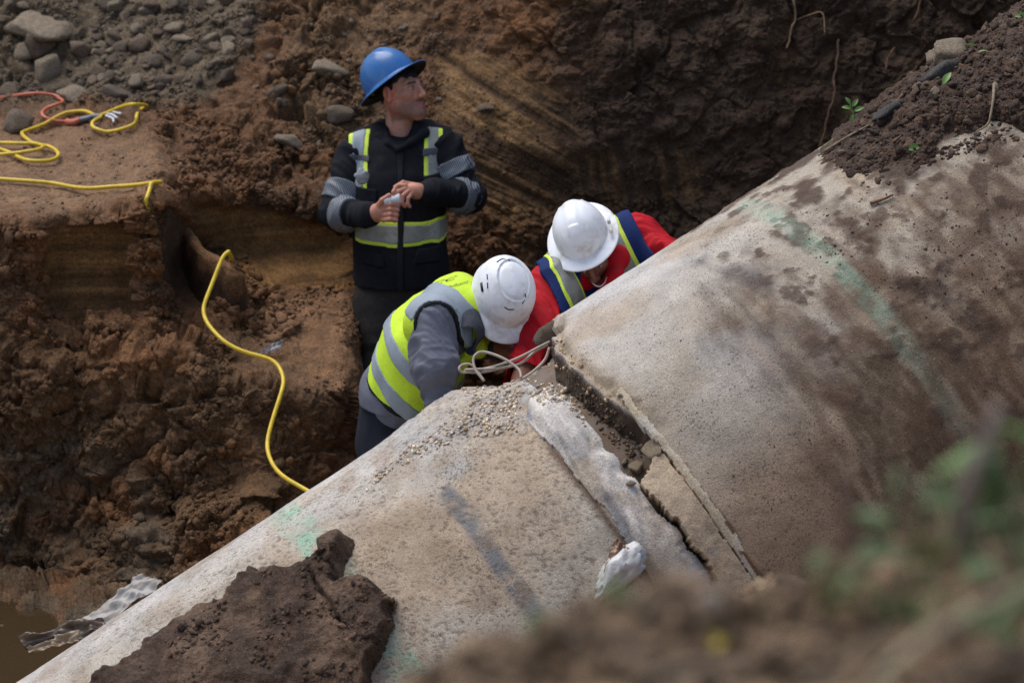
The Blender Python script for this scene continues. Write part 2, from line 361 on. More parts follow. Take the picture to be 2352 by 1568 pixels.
# near bank that the view looks over
def near_bank():
    xs = np.concatenate([np.linspace(-14, -1.2, 30), np.linspace(-1.1, -0.2, 40), np.arange(-0.18, 0.75, 0.009), np.linspace(0.8, 1.6, 40), np.linspace(1.8, 14, 30)])
    ys = np.concatenate([np.linspace(-30, 0.8, 20), np.linspace(0.9, 1.5, 30), np.arange(1.52, 3.2, 0.010), np.arange(3.25, 7.6, 0.05), [7.8, 8.0, 8.3]])
    X, Y = np.meshgrid(xs, ys)
    cp = [(-9000, 2500), (-500, 2300), (300, 1990), (700, 1740), (930, 1565), (1100, 1478), (1250, 1418), (1400, 1368), (1550, 1350), (1700, 1340), (1850, 1310), (1960, 1235), (2100, 1185), (2250, 1150), (2400, 1125), (9000, 950)]
    a = np.array(cp, float); cx = WY(a[:, 0], a[:, 1] + 55, np.full(len(a), 2.25))
    zc = np.interp(X, cx[:, 0], cx[:, 2]); zc = np.clip(zc, 2.6, 3.7)
    z = np.where(Y > 2.25, np.maximum(zc - 0.60*(Y - 2.25), 0.02), zc - 0.06*(2.25 - Y))
    z += 0.22*np.exp(-((X - 0.52)/0.25)**2 - ((Y - 4.5)/0.35)**2)
    P = np.stack([X, Y, z], -1)
    c = clods(P, [0.09, 0.04, 0.02], 71)
    z2 = z + np.where(Y > 3.4, .3, .6)*c + 0.03*fbm(P*7, 3, 72)
    P[..., 2] = z2
    col = np.ones(P.shape)*s2l(164, 139, 108)
    k = smooth(-0.1, 0.4, fbm(P*16, 3, 73))[..., None]; col = col*(1 - 0.8*k) + 0.6*k*s2l(118, 96, 72)
    k = smooth(0.1, 0.4, fbm(P*24, 3, 74))[..., None]; col = col*(1 - 0.7*k) + 0.7*k*s2l(164, 138, 110)
    return P.reshape(-1, 3), grid_faces(*X.shape), col.reshape(-1, 3)
nV, nF, nC = near_bank()
bank = tag(link("near_bank", mesh_np("near_bank", nV, nF, M_SOIL, nC)), "earth bank sloping down to the pipe", kind="structure")
b_bvh = make_bvh(bank)

# muddy water at the trench foot
def water_mat():
    m, nt, b = node_mat("muddy_water"); co = ncoord(nt)
    b.inputs["Base Color"].default_value = (*s2l(64, 51, 34), 1); b.inputs["Roughness"].default_value = 0.12
    b.inputs["Specular IOR Level"].default_value = 0.5
    mp = nt.nodes.new("ShaderNodeMapping"); mp.inputs["Scale"].default_value = (1.2, 5, 1); nt.links.new(co, mp.inputs[0])
    nbump(nt, b, nnoise(nt, 3, 2, 0.5, mp.outputs[0]), 0.2, 0.02); return m
WZ = -0.1
wx, wy = np.meshgrid(np.linspace(-14, 0.3, 60), np.linspace(7.0, 9.95, 30))
water = tag(link("water", mesh_np("water", np.stack([wx, wy, np.full(wx.shape, WZ)], -1).reshape(-1, 3), grid_faces(*wx.shape), water_mat())),
            "brown muddy water pooled along the trench", kind="structure")
# ------------------------------------------------------------------ the concrete pipe
A_DIR = nrm(.826*RT + .540*UP + .165*FW); A0 = W(1618, 1237, 9.3)
E1 = -.547*RT + .837*UP; E1 = nrm(E1 - A_DIR*(E1 @ A_DIR)); E2 = -FW + A_DIR*(FW @ A_DIR); E2 = nrm(E2 - E1*(E2 @ E1))
def ppos(s, ph, r):
    s = np.asarray(s, float)[..., None]; ph = np.radians(np.asarray(ph, float))[..., None]; r = np.asarray(r, float)[..., None]
    return A0 + s*A_DIR + r*(np.cos(ph)*E1 + np.sin(ph)*E2)
def sphi(px, py, r):
    v = ray(px, py); o = CC - A0; va, vb = v @ E1, v @ E2; oa, ob = o @ E1, o @ E2
    A = va*va + vb*vb; B = 2*(va*oa + vb*ob); c = oa*oa + ob*ob - r*r; D = np.maximum(B*B - 4*A*c, 0)
    t = (-B - np.sqrt(D))/(2*A); p = o + v*np.asarray(t)[..., None]
    return p @ A_DIR, np.degrees(np.arctan2(p @ E2, p @ E1))
RL, RR = 0.935, 0.968          # barrel radius left of the joint, bell radius right of it

def concrete_mat(name, speck=0.62, dirt=0.0):
    m, nt, b = node_mat(name); co = ncoord(nt); col = nattr(nt, "Col")
    v1 = nramp(nt, nnoise(nt, 6, 6, 0.65, co), [(0.3, 0.74), (0.7, 1.2)])
    v2 = nramp(nt, nnoise(nt, 210, 4, 0.75, co), [(0.3, 0.58), (0.7, 1.34)])
    c = nmix(nt, 1.0, nmix(nt, 1.0, col, v1, 'MULTIPLY'), v2, 'MULTIPLY')
    # exposed dark aggregate and pits: stretched along the barrel
    sp = nnoise(nt, 120, 3, 0.65, co, 0.5); dens = nnoise(nt, 5, 3, 0.6, co)
    th = nmath(nt, 'ADD', sp, nmath(nt, 'MULTIPLY', nmath(nt, 'SUBTRACT', dens, 0.5), 0.28))
    k = nramp(nt, th, [(0.585, 0.0), (0.645, speck)])
    c = nmix(nt, k, c, s2l(62, 54, 48))
    k2 = nramp(nt, nnoise(nt, 190, 2, 0.5, co), [(0.68, 0.0), (0.74, 0.45)])
    c = nmix(nt, k2, c, s2l(216, 205, 190))
    nt.links.new(c, b.inputs["Base Color"]); b.inputs["Roughness"].default_value = 0.88; b.inputs["Specular IOR Level"].default_value = 0.25
    h = nmath(nt, 'ADD', nnoise(nt, 190, 4, 0.7, co), nmath(nt, 'MULTIPLY', th, -0.9))
    nbump(nt, b, h, 0.6, 0.006); return m
M_CONC = concrete_mat("weathered_concrete"); M_MORT = concrete_mat("joint_mortar", 0.35)

def cyl_grid(s0, s1, p0, p1, ds, r):
    ns = int((s1 - s0)/ds) + 1; npn = int(math.radians(p1 - p0)*r/ds) + 1
    return np.meshgrid(np.linspace(s0, s1, ns), np.linspace(p0, p1, npn))
def slab(name, S, PH, R, mask, rin, mat, col, parent):
    """a curved slab on the barrel: outer skin R(S,PH) where mask, with rims down to rin"""
    V = ppos(S, PH, R).reshape(-1, 3); Fq = grid_faces(*S.shape)
    V, Fq, c, s, p = keep_faces(V, Fq, mask.ravel(), col.reshape(-1, 3), S.ravel(), PH.ravel())
    # rim: boundary edges extruded inwards
    e = np.concatenate([Fq[:, [0, 1]], Fq[:, [1, 2]], Fq[:, [2, 3]], Fq[:, [3, 0]]])
    key = np.sort(e, 1); kk = key[:, 0].astype(np.int64)*len(V) + key[:, 1]; u, idx, cnt = np.unique(kk, return_index=True, return_counts=True)
    be = e[idx[cnt == 1]]; bv = np.unique(be); m = np.full(len(V), -1); m[bv] = len(V) + np.arange(len(bv))
    Vin = ppos(s[bv], p[bv], np.full(len(bv), rin))
    Fr = np.stack([be[:, 1], be[:, 0], m[be[:, 0]], m[be[:, 1]]], -1)
    return link(name, mesh_np(name, np.vstack([V, Vin]), np.vstack([Fq, Fr]), mat, np.vstack([c, c[bv]])), parent)

SAND = s2l(185, 175, 159); LITGREY = s2l(204, 200, 195); TAN = s2l(175, 154, 128); BRN = s2l(128, 96, 68); GREEN = s2l(148, 188, 162); MUDC = s2l(84, 66, 54)
def stripe(S, PH, s0, w, p0, p1, P, seed):
    n = fbm(P*26, 3, seed); e = smooth(w, w*0.45, np.abs(S - s0 + 0.012*fbm(P*7, 2, seed + 1)))
    return e*smooth(p0 - 4, p0 + 3, PH)*smooth(p1 + 8, p1 - 8, PH)*smooth(-0.5, 0.25, n + 0.15)

pipe_l = tag(empty("concrete_pipe", ppos(-1.6, 90, 0.93)), "lower concrete pipe length, sandy beige, with mud clump and faded green mark", "pipe")
pipe_r = tag(empty("concrete_pipe", ppos(0.9, 90, 0.96)), "upper concrete pipe length with flared bell end, brown stained, soil on top", "pipe")
def off(parent):
    return Matrix.Translation(-Vector(parent.location))
# left barrel
S, PH = cyl_grid(-4.6, -0.02, -60, 160, 0.008, RL); P = ppos(S, PH, RL)
notch = smooth(-0.48, -0.26, S)*smooth(30, 8, PH + 12*fbm(P*6, 2, 81))
R = RL + 0.004*fbm(P*3, 3, 82) + 0.0012*fbm(P*22, 3, 83) - 0.11*notch + notch*(0.6*clods(P, [0.07, 0.035, 0.018], 84))
rub = smooth(-0.85, -0.5, S)*smooth(46, 30, PH + 14*fbm(P*5, 2, 85))
R += rub*(0.006 + 0.014*fbm(P*18, 3, 86) + 0.25*np.clip(clods(P, [0.03, 0.018], 87), 0, 1))*(1 - notch)
crust = smooth(0.0, 0.35, fbm(P*4.2, 4, 88))*smooth(-0.95, -0.6, S)*smooth(62, 40, PH)
R += 0.010*crust
pit = smooth(.42, .6, vnoise(P*105, 184) + .25*fbm(P*6, 2, 185)); R -= .0015*pit
rec = smooth(-0.30, -0.275, S); R -= 0.105*rec*(1 - notch)          # step down to the steel band
col = np.ones(P.shape)*SAND
def mixc(z, c, k=1.0):
    global col
    col = col + (z*k)[..., None]*(c - col)
mixc(smooth(-0.3, 0.5, fbm(P*np.array([2.2, 2.2, 2.2]), 4, 90)), s2l(180, 156, 128), 0.7)
mixc(smooth(40, 4, PH + 10*fbm(P*3, 3, 192)), LITGREY, 0.75); mixc(smooth(0.1, 0.5, fbm(P*5, 4, 91)), TAN, 0.5)  # crown paled towards grey: top light painted into the concrete colour
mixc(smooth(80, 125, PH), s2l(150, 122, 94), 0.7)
mixc(rub, s2l(176, 166, 154), 0.8); mixc(crust, s2l(182, 180, 176), 0.75); mixc(rub*smooth(0.1, 0.5, fbm(P*16, 3, 92)), s2l(206, 190, 164), 0.6)
mixc(notch, s2l(178, 172, 166), 0.8); mixc(notch*smooth(0.1, 0.4, fbm(P*14, 3, 96)), s2l(150, 112, 78), 0.6)
stn = smooth(0.045, 0.016, np.abs(S + 0.77 + 0.012*fbm(P*5, 2, 93)))*smooth(39, 44, PH)*smooth(92, 74, PH)*smooth(-0.8, 0.1, fbm(P*20, 3, 94))
mixc(stn, s2l(104, 110, 116), 0.8)
mixc(stripe(S, PH, -1.225, 0.078, 5, 110, P, 95)*(.35 + .65*smooth(-.2, .3, fbm(P*16, 4, 99))), GREEN, 0.85)
mixc(smooth(-0.43, -0.40, S)*smooth(-0.385, -0.395, S)*smooth(42, 52, PH), s2l(92, 62, 44), 0.8)
mixc(smooth(0.02, 0.35, fbm(np.stack([S*2.5, PH*0.5, PH*0], -1), 4, 97))*smooth(-1.4, -2.2, S)*0 + 0, TAN)
mixc(pit, s2l(96, 84, 72), .6); mixc(smooth(.1, .45, fbm(P*9, 4, 186)), s2l(150, 128, 104), .45)
oL = link("barrel", mesh_np("barrel", P.reshape(-1, 3)*0 + ppos(S, PH, R).reshape(-1, 3), grid_faces(*S.shape), M_CONC, col.reshape(-1, 3)), pipe_l)

# right barrel with the bell end
S, PH = cyl_grid(-0.215, 4.2, -60, 160, 0.008, RR); P = ppos(S, PH, RR)
edge = -0.100 + 0.018*fbm(np.stack([PH*0.12, PH*0, PH*0], -1), 4, 101) - 0.045*smooth(60, 35, PH)*smooth(8, 26, PH) + 0.05*smooth(22, 8, PH)
R = RR - 0.010*smooth(0.1, 0.9, S) + 0.005*fbm(P*2.6, 3, 102) + 0.0028*fbm(P*20, 3, 103)
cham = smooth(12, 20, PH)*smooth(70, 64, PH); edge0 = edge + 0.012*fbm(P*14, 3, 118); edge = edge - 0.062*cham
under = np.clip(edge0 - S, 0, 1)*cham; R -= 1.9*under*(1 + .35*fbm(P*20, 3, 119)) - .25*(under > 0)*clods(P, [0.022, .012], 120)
brk = smooth(0.10, 0.0, S - edge0)*smooth(68, 48, PH)*(1 - smooth(0, .01, under))
R += brk*(-0.03*smooth(0.05, 0.0, S - edge0) + 0.02*fbm(P*16, 3, 104) + 0.3*(clods(P, [0.035], 105)))
col = np.ones(P.shape)*s2l(178, 166, 148)
lowd = smooth(48, 92, PH + 22*fbm(P*1.6, 3, 106)); mixc(smooth(62, 12, PH + 14*fbm(P*3, 3, 191))*smooth(.9, .2, S), LITGREY, 0.85)  # bright upper side near the joint is light put into the colour
mixc(smooth(0.0, 0.5, fbm(P*3.1, 4, 107)), TAN, 0.6); mixc(lowd, s2l(146, 114, 84), 0.7)  # lower side: brown stain, with some of its shade painted in
runs = fbm(np.stack([S*7, PH*0.03, PH*0], -1), 4, 108)
mixc(smooth(0.0, 0.35, runs + .5*fbm(P*5, 3, 193))*smooth(30, 55, PH)*smooth(0.12, 0.45, S), s2l(92, 74, 60), 0.8)
mixc(smooth(-0.05, 0.45, fbm(P*4.4, 5, 109))*smooth(0.2, 0.8, S)*smooth(38, 62, PH), s2l(104, 76, 54), 0.7)
mixc(smooth(0.45, 0.95, S + .15*fbm(P*3, 3, 190))*smooth(52, 88, PH), s2l(114, 88, 66), 0.6)
mixc(smooth(0.1, 0.45, fbm(P*12, 4, 110))*smooth(0.25, 0.7, S), s2l(88, 66, 52), 0.5)
mixc(smooth(0.0, 0.5, fbm(P*4, 5, 117))*smooth(0.5, 0.15, np.abs(S - 0.3))*smooth(85, 50, PH), s2l(182, 180, 176), 0.5)
smudge = smooth(0.06, 0.02, np.abs(S - 0.44 - 0.0032*(PH - 20)))*smooth(18, 24, PH)*smooth(52, 40, PH)*smooth(-0.3, 0.3, fbm(P*11, 4, 112))
stk = fbm(np.stack([S*4.5 + .25*fbm(P*4, 2, 195), PH*.022, PH*0 + 2], -1), 5, 194); mixc(smooth(.02, .3, stk)*smooth(36, 60, PH + 10*fbm(P*4, 2, 196))*smooth(.18, .5, S), s2l(98, 78, 62), .62)
fs = fbm(np.stack([S*34 + 1.2*fbm(P*5, 2, 198), PH*.16, PH*0 + 5], -1), 4, 199); mixc(smooth(.0, .35, fs)*smooth(25, 50, PH)*smooth(.1, .4, S), s2l(104, 82, 64), .5); mixc(smooth(.05, .4, -fs)*smooth(25, 50, PH)*smooth(.1, .4, S), s2l(178, 156, 130), .35)
mixc(smooth(.1, .4, fbm(P*np.array([9, 9, 9.]), 5, 197))*smooth(.25, .6, S)*smooth(25, 50, PH), s2l(96, 74, 56), .65)
mixc(smudge, s2l(96, 96, 98), 0.6)
mixc(brk, s2l(168, 146, 116), 0.7); mixc(smooth(0.004, 0.02, under), s2l(74, 58, 44), 0.95)  # bell undercut: brown dirt, darkened with painted shade
mudm = smooth(.08, .3, fbm(P*6, 5, 181) + .35*smooth(60, 25, PH)*smooth(.7, 1.0, S) - .22)*smooth(.55, .85, S)*smooth(105, 60, PH); R += mudm*(.004 + .35*np.clip(clods(P, [.022, .012], 182), 0, 1)); mixc(mudm, s2l(78, 60, 50), .9)
mud2 = smooth(.22, .36, fbm(P*15, 4, 183))*smooth(.35, .6, S)*smooth(120, 70, PH); R += mud2*.004; mixc(mud2, s2l(86, 66, 54), .8)
mixc(stripe(S, PH, 0.757, 0.052, 10, 106, P, 113)*(.55 + .45*smooth(-.15, .35, fbm(P*12, 4, 114)))*(1 - .6*smooth(55, 85, PH)), GREEN, 0.40)
mixc(smooth(0.012, 0.0, np.abs(S - edge - 0.012))*smooth(55, 62, PH), s2l(92, 60, 44), 0.85)
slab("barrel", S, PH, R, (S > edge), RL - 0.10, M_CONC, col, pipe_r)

# steel band at the bottom of the open joint
def steel_mat():
    m, nt, b = node_mat("dull_steel"); co = ncoord(nt)
    k = nramp(nt, nnoise(nt, 16, 5, 0.65, co), [(0.42, 0.0), (0.62, 1.0)])
    nt.links.new(nmix(nt, k, s2l(112, 100, 88), s2l(104, 82, 62)), b.inputs["Base Color"])
    b.inputs["Roughness"].default_value = 0.8; nbump(nt, b, nnoise(nt, 60, 5, .7, co), .5, .006); return m
S, PH = cyl_grid(-0.30, -0.06, 10, 120, 0.01, RL)
slab("steel_band", S, PH, np.full(S.shape, RL - 0.078) + 0.002*fbm(ppos(S, PH, RL)*8, 2, 114), np.ones(S.shape, bool), RL - 0.10, steel_mat(), np.ones(S.shape + (3,))*0.3, pipe_l)
# mortar collar wrapped round the barrel
S, PH = cyl_grid(-0.45, -0.20, 30, 125, 0.005, RL); P = ppos(S, PH, RL)
wob = fbm(np.stack([PH*0.16, PH*0, PH*0 + 3], -1), 4, 115); wob2 = fbm(np.stack([PH*0.3, PH*0, PH*0 + 9], -1), 4, 116)
sl = -0.392 + 0.018*wob; sr = -0.252 + 0.022*wob2 + 0.02*smooth(60, 84, PH)
top = 35 + 30*(S + 0.33)**2*0 + 4*fbm(P*9, 2, 118) + np.clip((-0.34 - S)*60, 0, 6)
msk = (S > sl) & (S < sr) & (PH > top)
wr = fbm(np.stack([S*26, PH*0.16 + S*20, PH*0], -1), 4, 119)
ed = smooth(0.0, 0.05, S - sl)*smooth(0.0, 0.04, sr - S); wr3_ = 1 - 2*np.abs(fbm(np.stack([S*14 + PH*.10, PH*0.05 - S*4, PH*0], -1), 3, 137)); R = RL + 0.003 + 0.022*ed + (0.014*wr + .012*wr3_)*smooth(88, 68, PH)*(.3 + .7*ed) + 0.006*fbm(P*14, 3, 120)
col = np.ones(P.shape)*s2l(200, 192, 182); mixc(smooth(-0.1, 0.4, wr), s2l(222, 216, 206), 0.6); mixc(smooth(.2, -.5, wr3_), s2l(120, 118, 116), .6); mixc(smooth(0.1, -0.3, wr)*smooth(-0.33, -0.37, S), s2l(132, 136, 142), 0.8)
mixc(smooth(0.0, 0.4, fbm(P*8, 4, 121)), TAN, 0.6); mixc(smooth(70, 86, PH), s2l(166, 150, 128), 0.6); mixc(smooth(74, 86, PH)*smooth(0.0, 0.3, fbm(P*10, 3, 122)), s2l(140, 148, 156), 0.7)
slab("mortar_collar", S, PH, R, msk, RL - 0.03, M_MORT, col, pipe_l)
# cracked mortar patch that still fills the joint lower down
S, PH = cyl_grid(-0.29, -0.10, 64, 125, 0.005, RL); P = ppos(S, PH, RL)
crk = -0.262 + 0.016*wob2[0, 0]*0 + 0.016*fbm(np.stack([PH*0.3, PH*0, PH*0 + 9], -1), 4, 116) + 0.03*smooth(60, 84, PH) + 0.010 + 0.012*smooth(0.1, 0.5, fbm(np.stack([PH*0.5, PH*0, PH*0 + 5], -1), 3, 123))
lipc = -0.118 + 0.006*fbm(np.stack([PH*0.2, PH*0, PH*0 + 1], -1), 3, 124)
tp = 65 + 40*np.abs(S + 0.17) + 5*fbm(P*14, 4, 125)
msk = (S > crk + .006*fbm(P*34, 3, 135)) & (S < lipc - 0.004 + .005*fbm(P*34, 3, 136)) & (PH > tp)
R = RL + 0.022 + 0.012*fbm(P*7, 3, 126) + 0.004*fbm(P*30, 3, 127) + 0.012*smooth(66, 72, PH)
col = np.ones(P.shape)*s2l(184, 164, 138); mixc(smooth(0.05, 0.4, fbm(P*6, 4, 128))*smooth(70, 80, PH), s2l(158, 164, 170), 0.8); mixc(smooth(0.1, 0.5, fbm(P*9, 4, 129)), s2l(156, 124, 92), 0.6)
slab("mortar_patch", S, PH, R, msk, RL - 0.05, M_MORT, col, pipe_l)
# thin mortar lip against the bell
S, PH = cyl_grid(-0.17, -0.06, 40, 125, 0.004, RR); P = ppos(S, PH, RR)
lipc = -0.120 + 0.006*fbm(np.stack([PH*0.2, PH*0, PH*0 + 1], -1), 3, 124)
msk = (S > lipc + .006*fbm(P*30, 3, 134)) & (S < -0.090 + 0.012*fbm(P*16, 3, 130)) & (PH > 48 + 6*fbm(P*15, 3, 131))
R = RR - 0.006 + 0.007*smooth(0.0, 0.02, S - lipc) + 0.005*fbm(P*16, 3, 132)
col = np.ones(P.shape)*s2l(198, 182, 156); mixc(smooth(0.0, 0.4, fbm(P*9, 3, 133)), s2l(214, 208, 198), 0.6)
slab("mortar_lip", S, PH, R, msk, RL - 0.04, M_MORT, col, pipe_r)
for o in list(scene.objects):
    if o.parent in (pipe_l, pipe_r): o.matrix_parent_inverse = off(o.parent)
p_parts = [o for o in scene.objects if o.parent in (pipe_l, pipe_r)]
def p_hit(px, py):
    best = (None, None); bd = 1e9; d = ray(px, py)
    for o in p_parts:
        if o.name not in _pb: _pb[o.name] = BVHTree.FromObject(o, bpy.context.evaluated_depsgraph_get())
        r = _pb[o.name].ray_cast(Vector(CC), Vector(d).normalized(), 60)
        if r[0] is not None and r[3] < bd:
            n = np.array(r[1]); best = (np.array(r[0]), n if n @ d < 0 else -n); bd = r[3]
    return best
_pb = {}
# ------------------------------------------------------------------ solid modelling with distance fields (bodies, clothes, hands)
POOL2 = ThreadPoolExecutor(4)
def smin(a, b, k):
    h = np.clip(0.5 + 0.5*(b - a)/k, 0, 1); return b*(1 - h) + a*h - k*h*(1 - h)
def cap(a, b, ra, rb, wr=None):
    a = np.asarray(a, float); b = np.asarray(b, float); ab = b - a; L2 = ab @ ab; L = math.sqrt(L2); ax = ab/L
    q = nrm(np.cross(ax, [0.3, 0.2, 0.9])); q2 = np.cross(ax, q)
    def f(p):
        d = p - a; t = np.clip(d @ ab/L2, 0, 1); r = np.linalg.norm(d - t[:, None]*ab, axis=1) - (ra + (rb - ra)*t)
        if wr:
            amp, fr, sk = wr; u = d @ ax; x = d @ q; y = d @ q2
            n = vnoise(np.stack([(u + sk*x)*fr, x*fr*0.28, y*fr*0.28], -1), 5); m = vnoise(np.stack([(u + sk*x)*fr*2.1, x*fr*0.5, y*fr*0.5], -1), 6)
            r = r - amp*(1 - 2*np.abs(n)) - amp*0.4*m
        return r
    return f
def etube(pts, lat):
    """elliptical tube: pts = [(centre, r_lateral, r_front)], lat = sideways axis"""
    C = np.array([p[0] for p in pts], float); RA = np.array([p[1] for p in pts]); RB = np.array([p[2] for p in pts]); lat = nrm(lat)
    def f(p):
        best = np.full(len(p), 1e9)
        for i in range(len(C) - 1):
            ab = C[i + 1] - C[i]; L2 = ab @ ab; ax = ab/math.sqrt(L2); l = nrm(lat - ax*(lat @ ax)); w = np.cross(ax, l)
            d = p - C[i]; t = np.clip(d @ ab/L2, 0, 1); e = d - t[:, None]*ab
            ra = RA[i] + (RA[i + 1] - RA[i])*t; rb = RB[i] + (RB[i + 1] - RB[i])*t
            x, y, z = e @ l, e @ w, e @ ax
            k = np.sqrt((x/ra)**2 + (y/rb)**2 + (z/np.minimum(ra, rb))**2 + 1e-12); g = np.sqrt((x/ra**2)**2 + (y/rb**2)**2 + (z/np.minimum(ra, rb)**2)**2 + 1e-12)
            best = np.minimum(best, k*(k - 1)/g)
        return best
    return f
def ell(c, r, R=None):
    c = np.asarray(c, float); r = np.asarray(r, float)
    def f(p):
        d = p - c
        if R is not None: d = d @ R
        k = np.linalg.norm(d/r, axis=1) + 1e-9; g = np.linalg.norm(d/(r*r), axis=1) + 1e-9; return k*(k - 1)/g
    return f
def union(fs, k):
    def f(p):
        r = fs[0](p)
        for g in fs[1:]: r = smin(r, g(p), k)
        return r
    return f
def surf(fn, lo, hi, h):
    """surface nets over a sparse block grid"""
    lo = np.asarray(lo, float); hi = np.asarray(hi, float); B = 8
    nb = np.maximum(np.ceil((hi - lo)/(h*B)).astype(int), 1); n = nb*B
    ci = np.stack(np.meshgrid(*[np.arange(k) for k in nb], indexing='ij'), -1).reshape(-1, 3)
    cf = fn(lo + (ci + 0.5)*h*B - 0.5*h); act = np.abs(cf) < h*B*1.15
    G = np.repeat(np.repeat(np.repeat(cf.reshape(nb), B, 0), B, 1), B, 2).astype(np.float32)
    o = np.stack(np.meshgrid(*[np.arange(B)]*3, indexing='ij'), -1).reshape(-1, 3)
    ai = ci[act]
    def work(k):
        idx = (ai[k:k + 60, None]*B + o[None]).reshape(-1, 3)
        G[idx[:, 0], idx[:, 1], idx[:, 2]] = fn(lo + idx*h)
    list(POOL2.map(work, range(0, len(ai), 60)))
    s = G < 0; cnt = np.zeros(n - 1, np.int8)
    for dx in (0, 1):
        for dy in (0, 1):
            for dz in (0, 1): cnt += s[dx:n[0] - 1 + dx, dy:n[1] - 1 + dy, dz:n[2] - 1 + dz]
    cells = np.argwhere((cnt > 0) & (cnt < 8)); idm = np.full(n - 1, -1, np.int64); idm[tuple(cells.T)] = np.arange(len(cells))
    acc = np.zeros((len(cells), 3)); num = np.zeros(len(cells))
    cor = [(0, 0, 0), (1, 0, 0), (0, 1, 0), (1, 1, 0), (0, 0, 1), (1, 0, 1), (0, 1, 1), (1, 1, 1)]
    val = [G[cells[:, 0] + c[0], cells[:, 1] + c[1], cells[:, 2] + c[2]].astype(float) for c in cor]
    for i, j in [(0, 1), (2, 3), (4, 5), (6, 7), (0, 2), (1, 3), (4, 6), (5, 7), (0, 4), (1, 5), (2, 6), (3, 7)]:
        m = (val[i] < 0) != (val[j] < 0); t = np.where(m, val[i]/(val[i] - val[j] + 1e-12*(val[i] == val[j])), 0)
        a = np.array(cor[i], float); b = np.array(cor[j], float); acc += np.where(m[:, None], a + t[:, None]*(b - a), 0); num += m
    V = lo + (cells + acc/np.maximum(num, 1)[:, None])*h; Fs = []
    for ax in range(3):
        sl0 = [slice(None)]*3; sl1 = [slice(None)]*3; sl0[ax] = slice(0, n[ax] - 1); sl1[ax] = slice(1, n[ax])
        ch = s[tuple(sl0)] != s[tuple(sl1)]; e = np.argwhere(ch); u, w = [(1, 2), (2, 0), (0, 1)][ax]
        ok = (e[:, u] > 0) & (e[:, w] > 0) & (e[:, u] < n[u] - 1) & (e[:, w] < n[w] - 1); e = e[ok]
        def cid(du, dw):
            q = e.copy(); q[:, u] += du; q[:, w] += dw; return idm[q[:, 0], q[:, 1], q[:, 2]]
        f = np.stack([cid(-1, -1), cid(0, -1), cid(0, 0), cid(-1, 0)], -1)
        ins = s[e[:, 0], e[:, 1], e[:, 2]]; f = np.where(ins[:, None], f, f[:, ::-1]); Fs.append(f)
    Fq = np.vstack(Fs); return V, Fq[(Fq >= 0).all(1)]
def bbox(pts, m):
    a = np.array(pts, float); return a.min(0) - m, a.max(0) + m
def largest(V, Fq):
    """keep the biggest connected piece"""
    lab = np.arange(len(V))
    for _ in range(400):
        m = lab[Fq].min(1); new = lab.copy(); np.minimum.at(new, Fq.ravel(), np.repeat(m, 4)); new = new[new]
        if (new == lab).all(): break
        lab = new
    k, c = np.unique(lab[Fq[:, 0]], return_counts=True); keep = lab == k[c.argmax()]
    V, Fq = keep_faces(V, Fq, keep)[:2]; return V, Fq
def solid(name, fn, lo, hi, h, mat, parent, colfn=None, one=False):
    V, Fq = surf(fn, lo, hi, h)
    if one and len(Fq): V, Fq = largest(V, Fq)
    c = colfn(V) if colfn else None
    o = link(name, mesh_np(name, V, Fq, mat, c), parent)
    if parent is not None: o.matrix_parent_inverse = Matrix.Translation(-Vector(parent.location))
    return o

# ------------------------------------------------------------------ cloth, skin and plastic
def cloth_mat(name, c, rough=0.85, var=0.12, weave=900, dirt=None, sheen=0.0):
    m, nt, b = node_mat(name); co = ncoord(nt); c = np.asarray(c)
    v = nramp(nt, nnoise(nt, 9, 5, 0.6, co), [(0.3, 1 - var*1.5), (0.7, 1 + var)])
    col = nmix(nt, 1.0, c, v, 'MULTIPLY')
    if dirt is not None: col = nmix(nt, nramp(nt, nnoise(nt, 26, 5, 0.7, co), [(0.5, 0.0), (0.75, 0.55)]), col, dirt)
    nt.links.new(col, b.inputs["Base Color"]); b.inputs["Roughness"].default_value = rough; b.inputs["Specular IOR Level"].default_value = 0.25
    h = nmath(nt, 'ADD', nmath(nt, 'MULTIPLY', nnoise(nt, 30, 4, 0.6, co), 1.0), nmath(nt, 'MULTIPLY', nnoise(nt, weave, 2, 0.5, co), 0.3))
    nbump(nt, b, h, 0.35, 0.006)
    if sheen: b.inputs["Sheen Weight"].default_value = sheen
    return m
def skin_mat():
    m, nt, b = node_mat("skin"); co = ncoord(nt); col = nattr(nt, "Col")
    nt.links.new(nmix(nt, 1.0, col, nramp(nt, nnoise(nt, 60, 4, 0.6, co), [(0.3, 0.8), (0.7, 1.16)]), 'MULTIPLY'), b.inputs["Base Color"])
    b.inputs["Roughness"].default_value = 0.55
    nbump(nt, b, nnoise(nt, 240, 3, 0.6, co), 0.15, 0.003); return m
def stripes_mat(name, direction, scale=70):
    """grey heat-set tape cut into slanting lines"""
    m, nt, b = node_mat(name); co = ncoord(nt); w = nt.nodes.new("ShaderNodeTexWave"); mp = nt.nodes.new("ShaderNodeMapping")
    mp.inputs["Rotation"].default_value = direction; nt.links.new(co, mp.inputs[0]); nt.links.new(mp.outputs[0], w.inputs[0]); w.inputs["Scale"].default_value = scale
    nt.links.new(nmix(nt, nramp(nt, w.outputs["Fac"], [(0.35, 0.0), (0.5, 1.0)]), s2l(62, 66, 72), s2l(124, 130, 136)), b.inputs["Base Color"])
    b.inputs["Roughness"].default_value = 0.6; return m
M_SKIN = skin_mat()
M_BLACK = cloth_mat("black_jersey", s2l(21, 23, 29), 0.9, 0.2, dirt=s2l(40, 40, 44)); M_BLACKVEST = cloth_mat("black_vest_cloth", s2l(23, 23, 29), 0.9, 0.2, dirt=s2l(44, 42, 44))
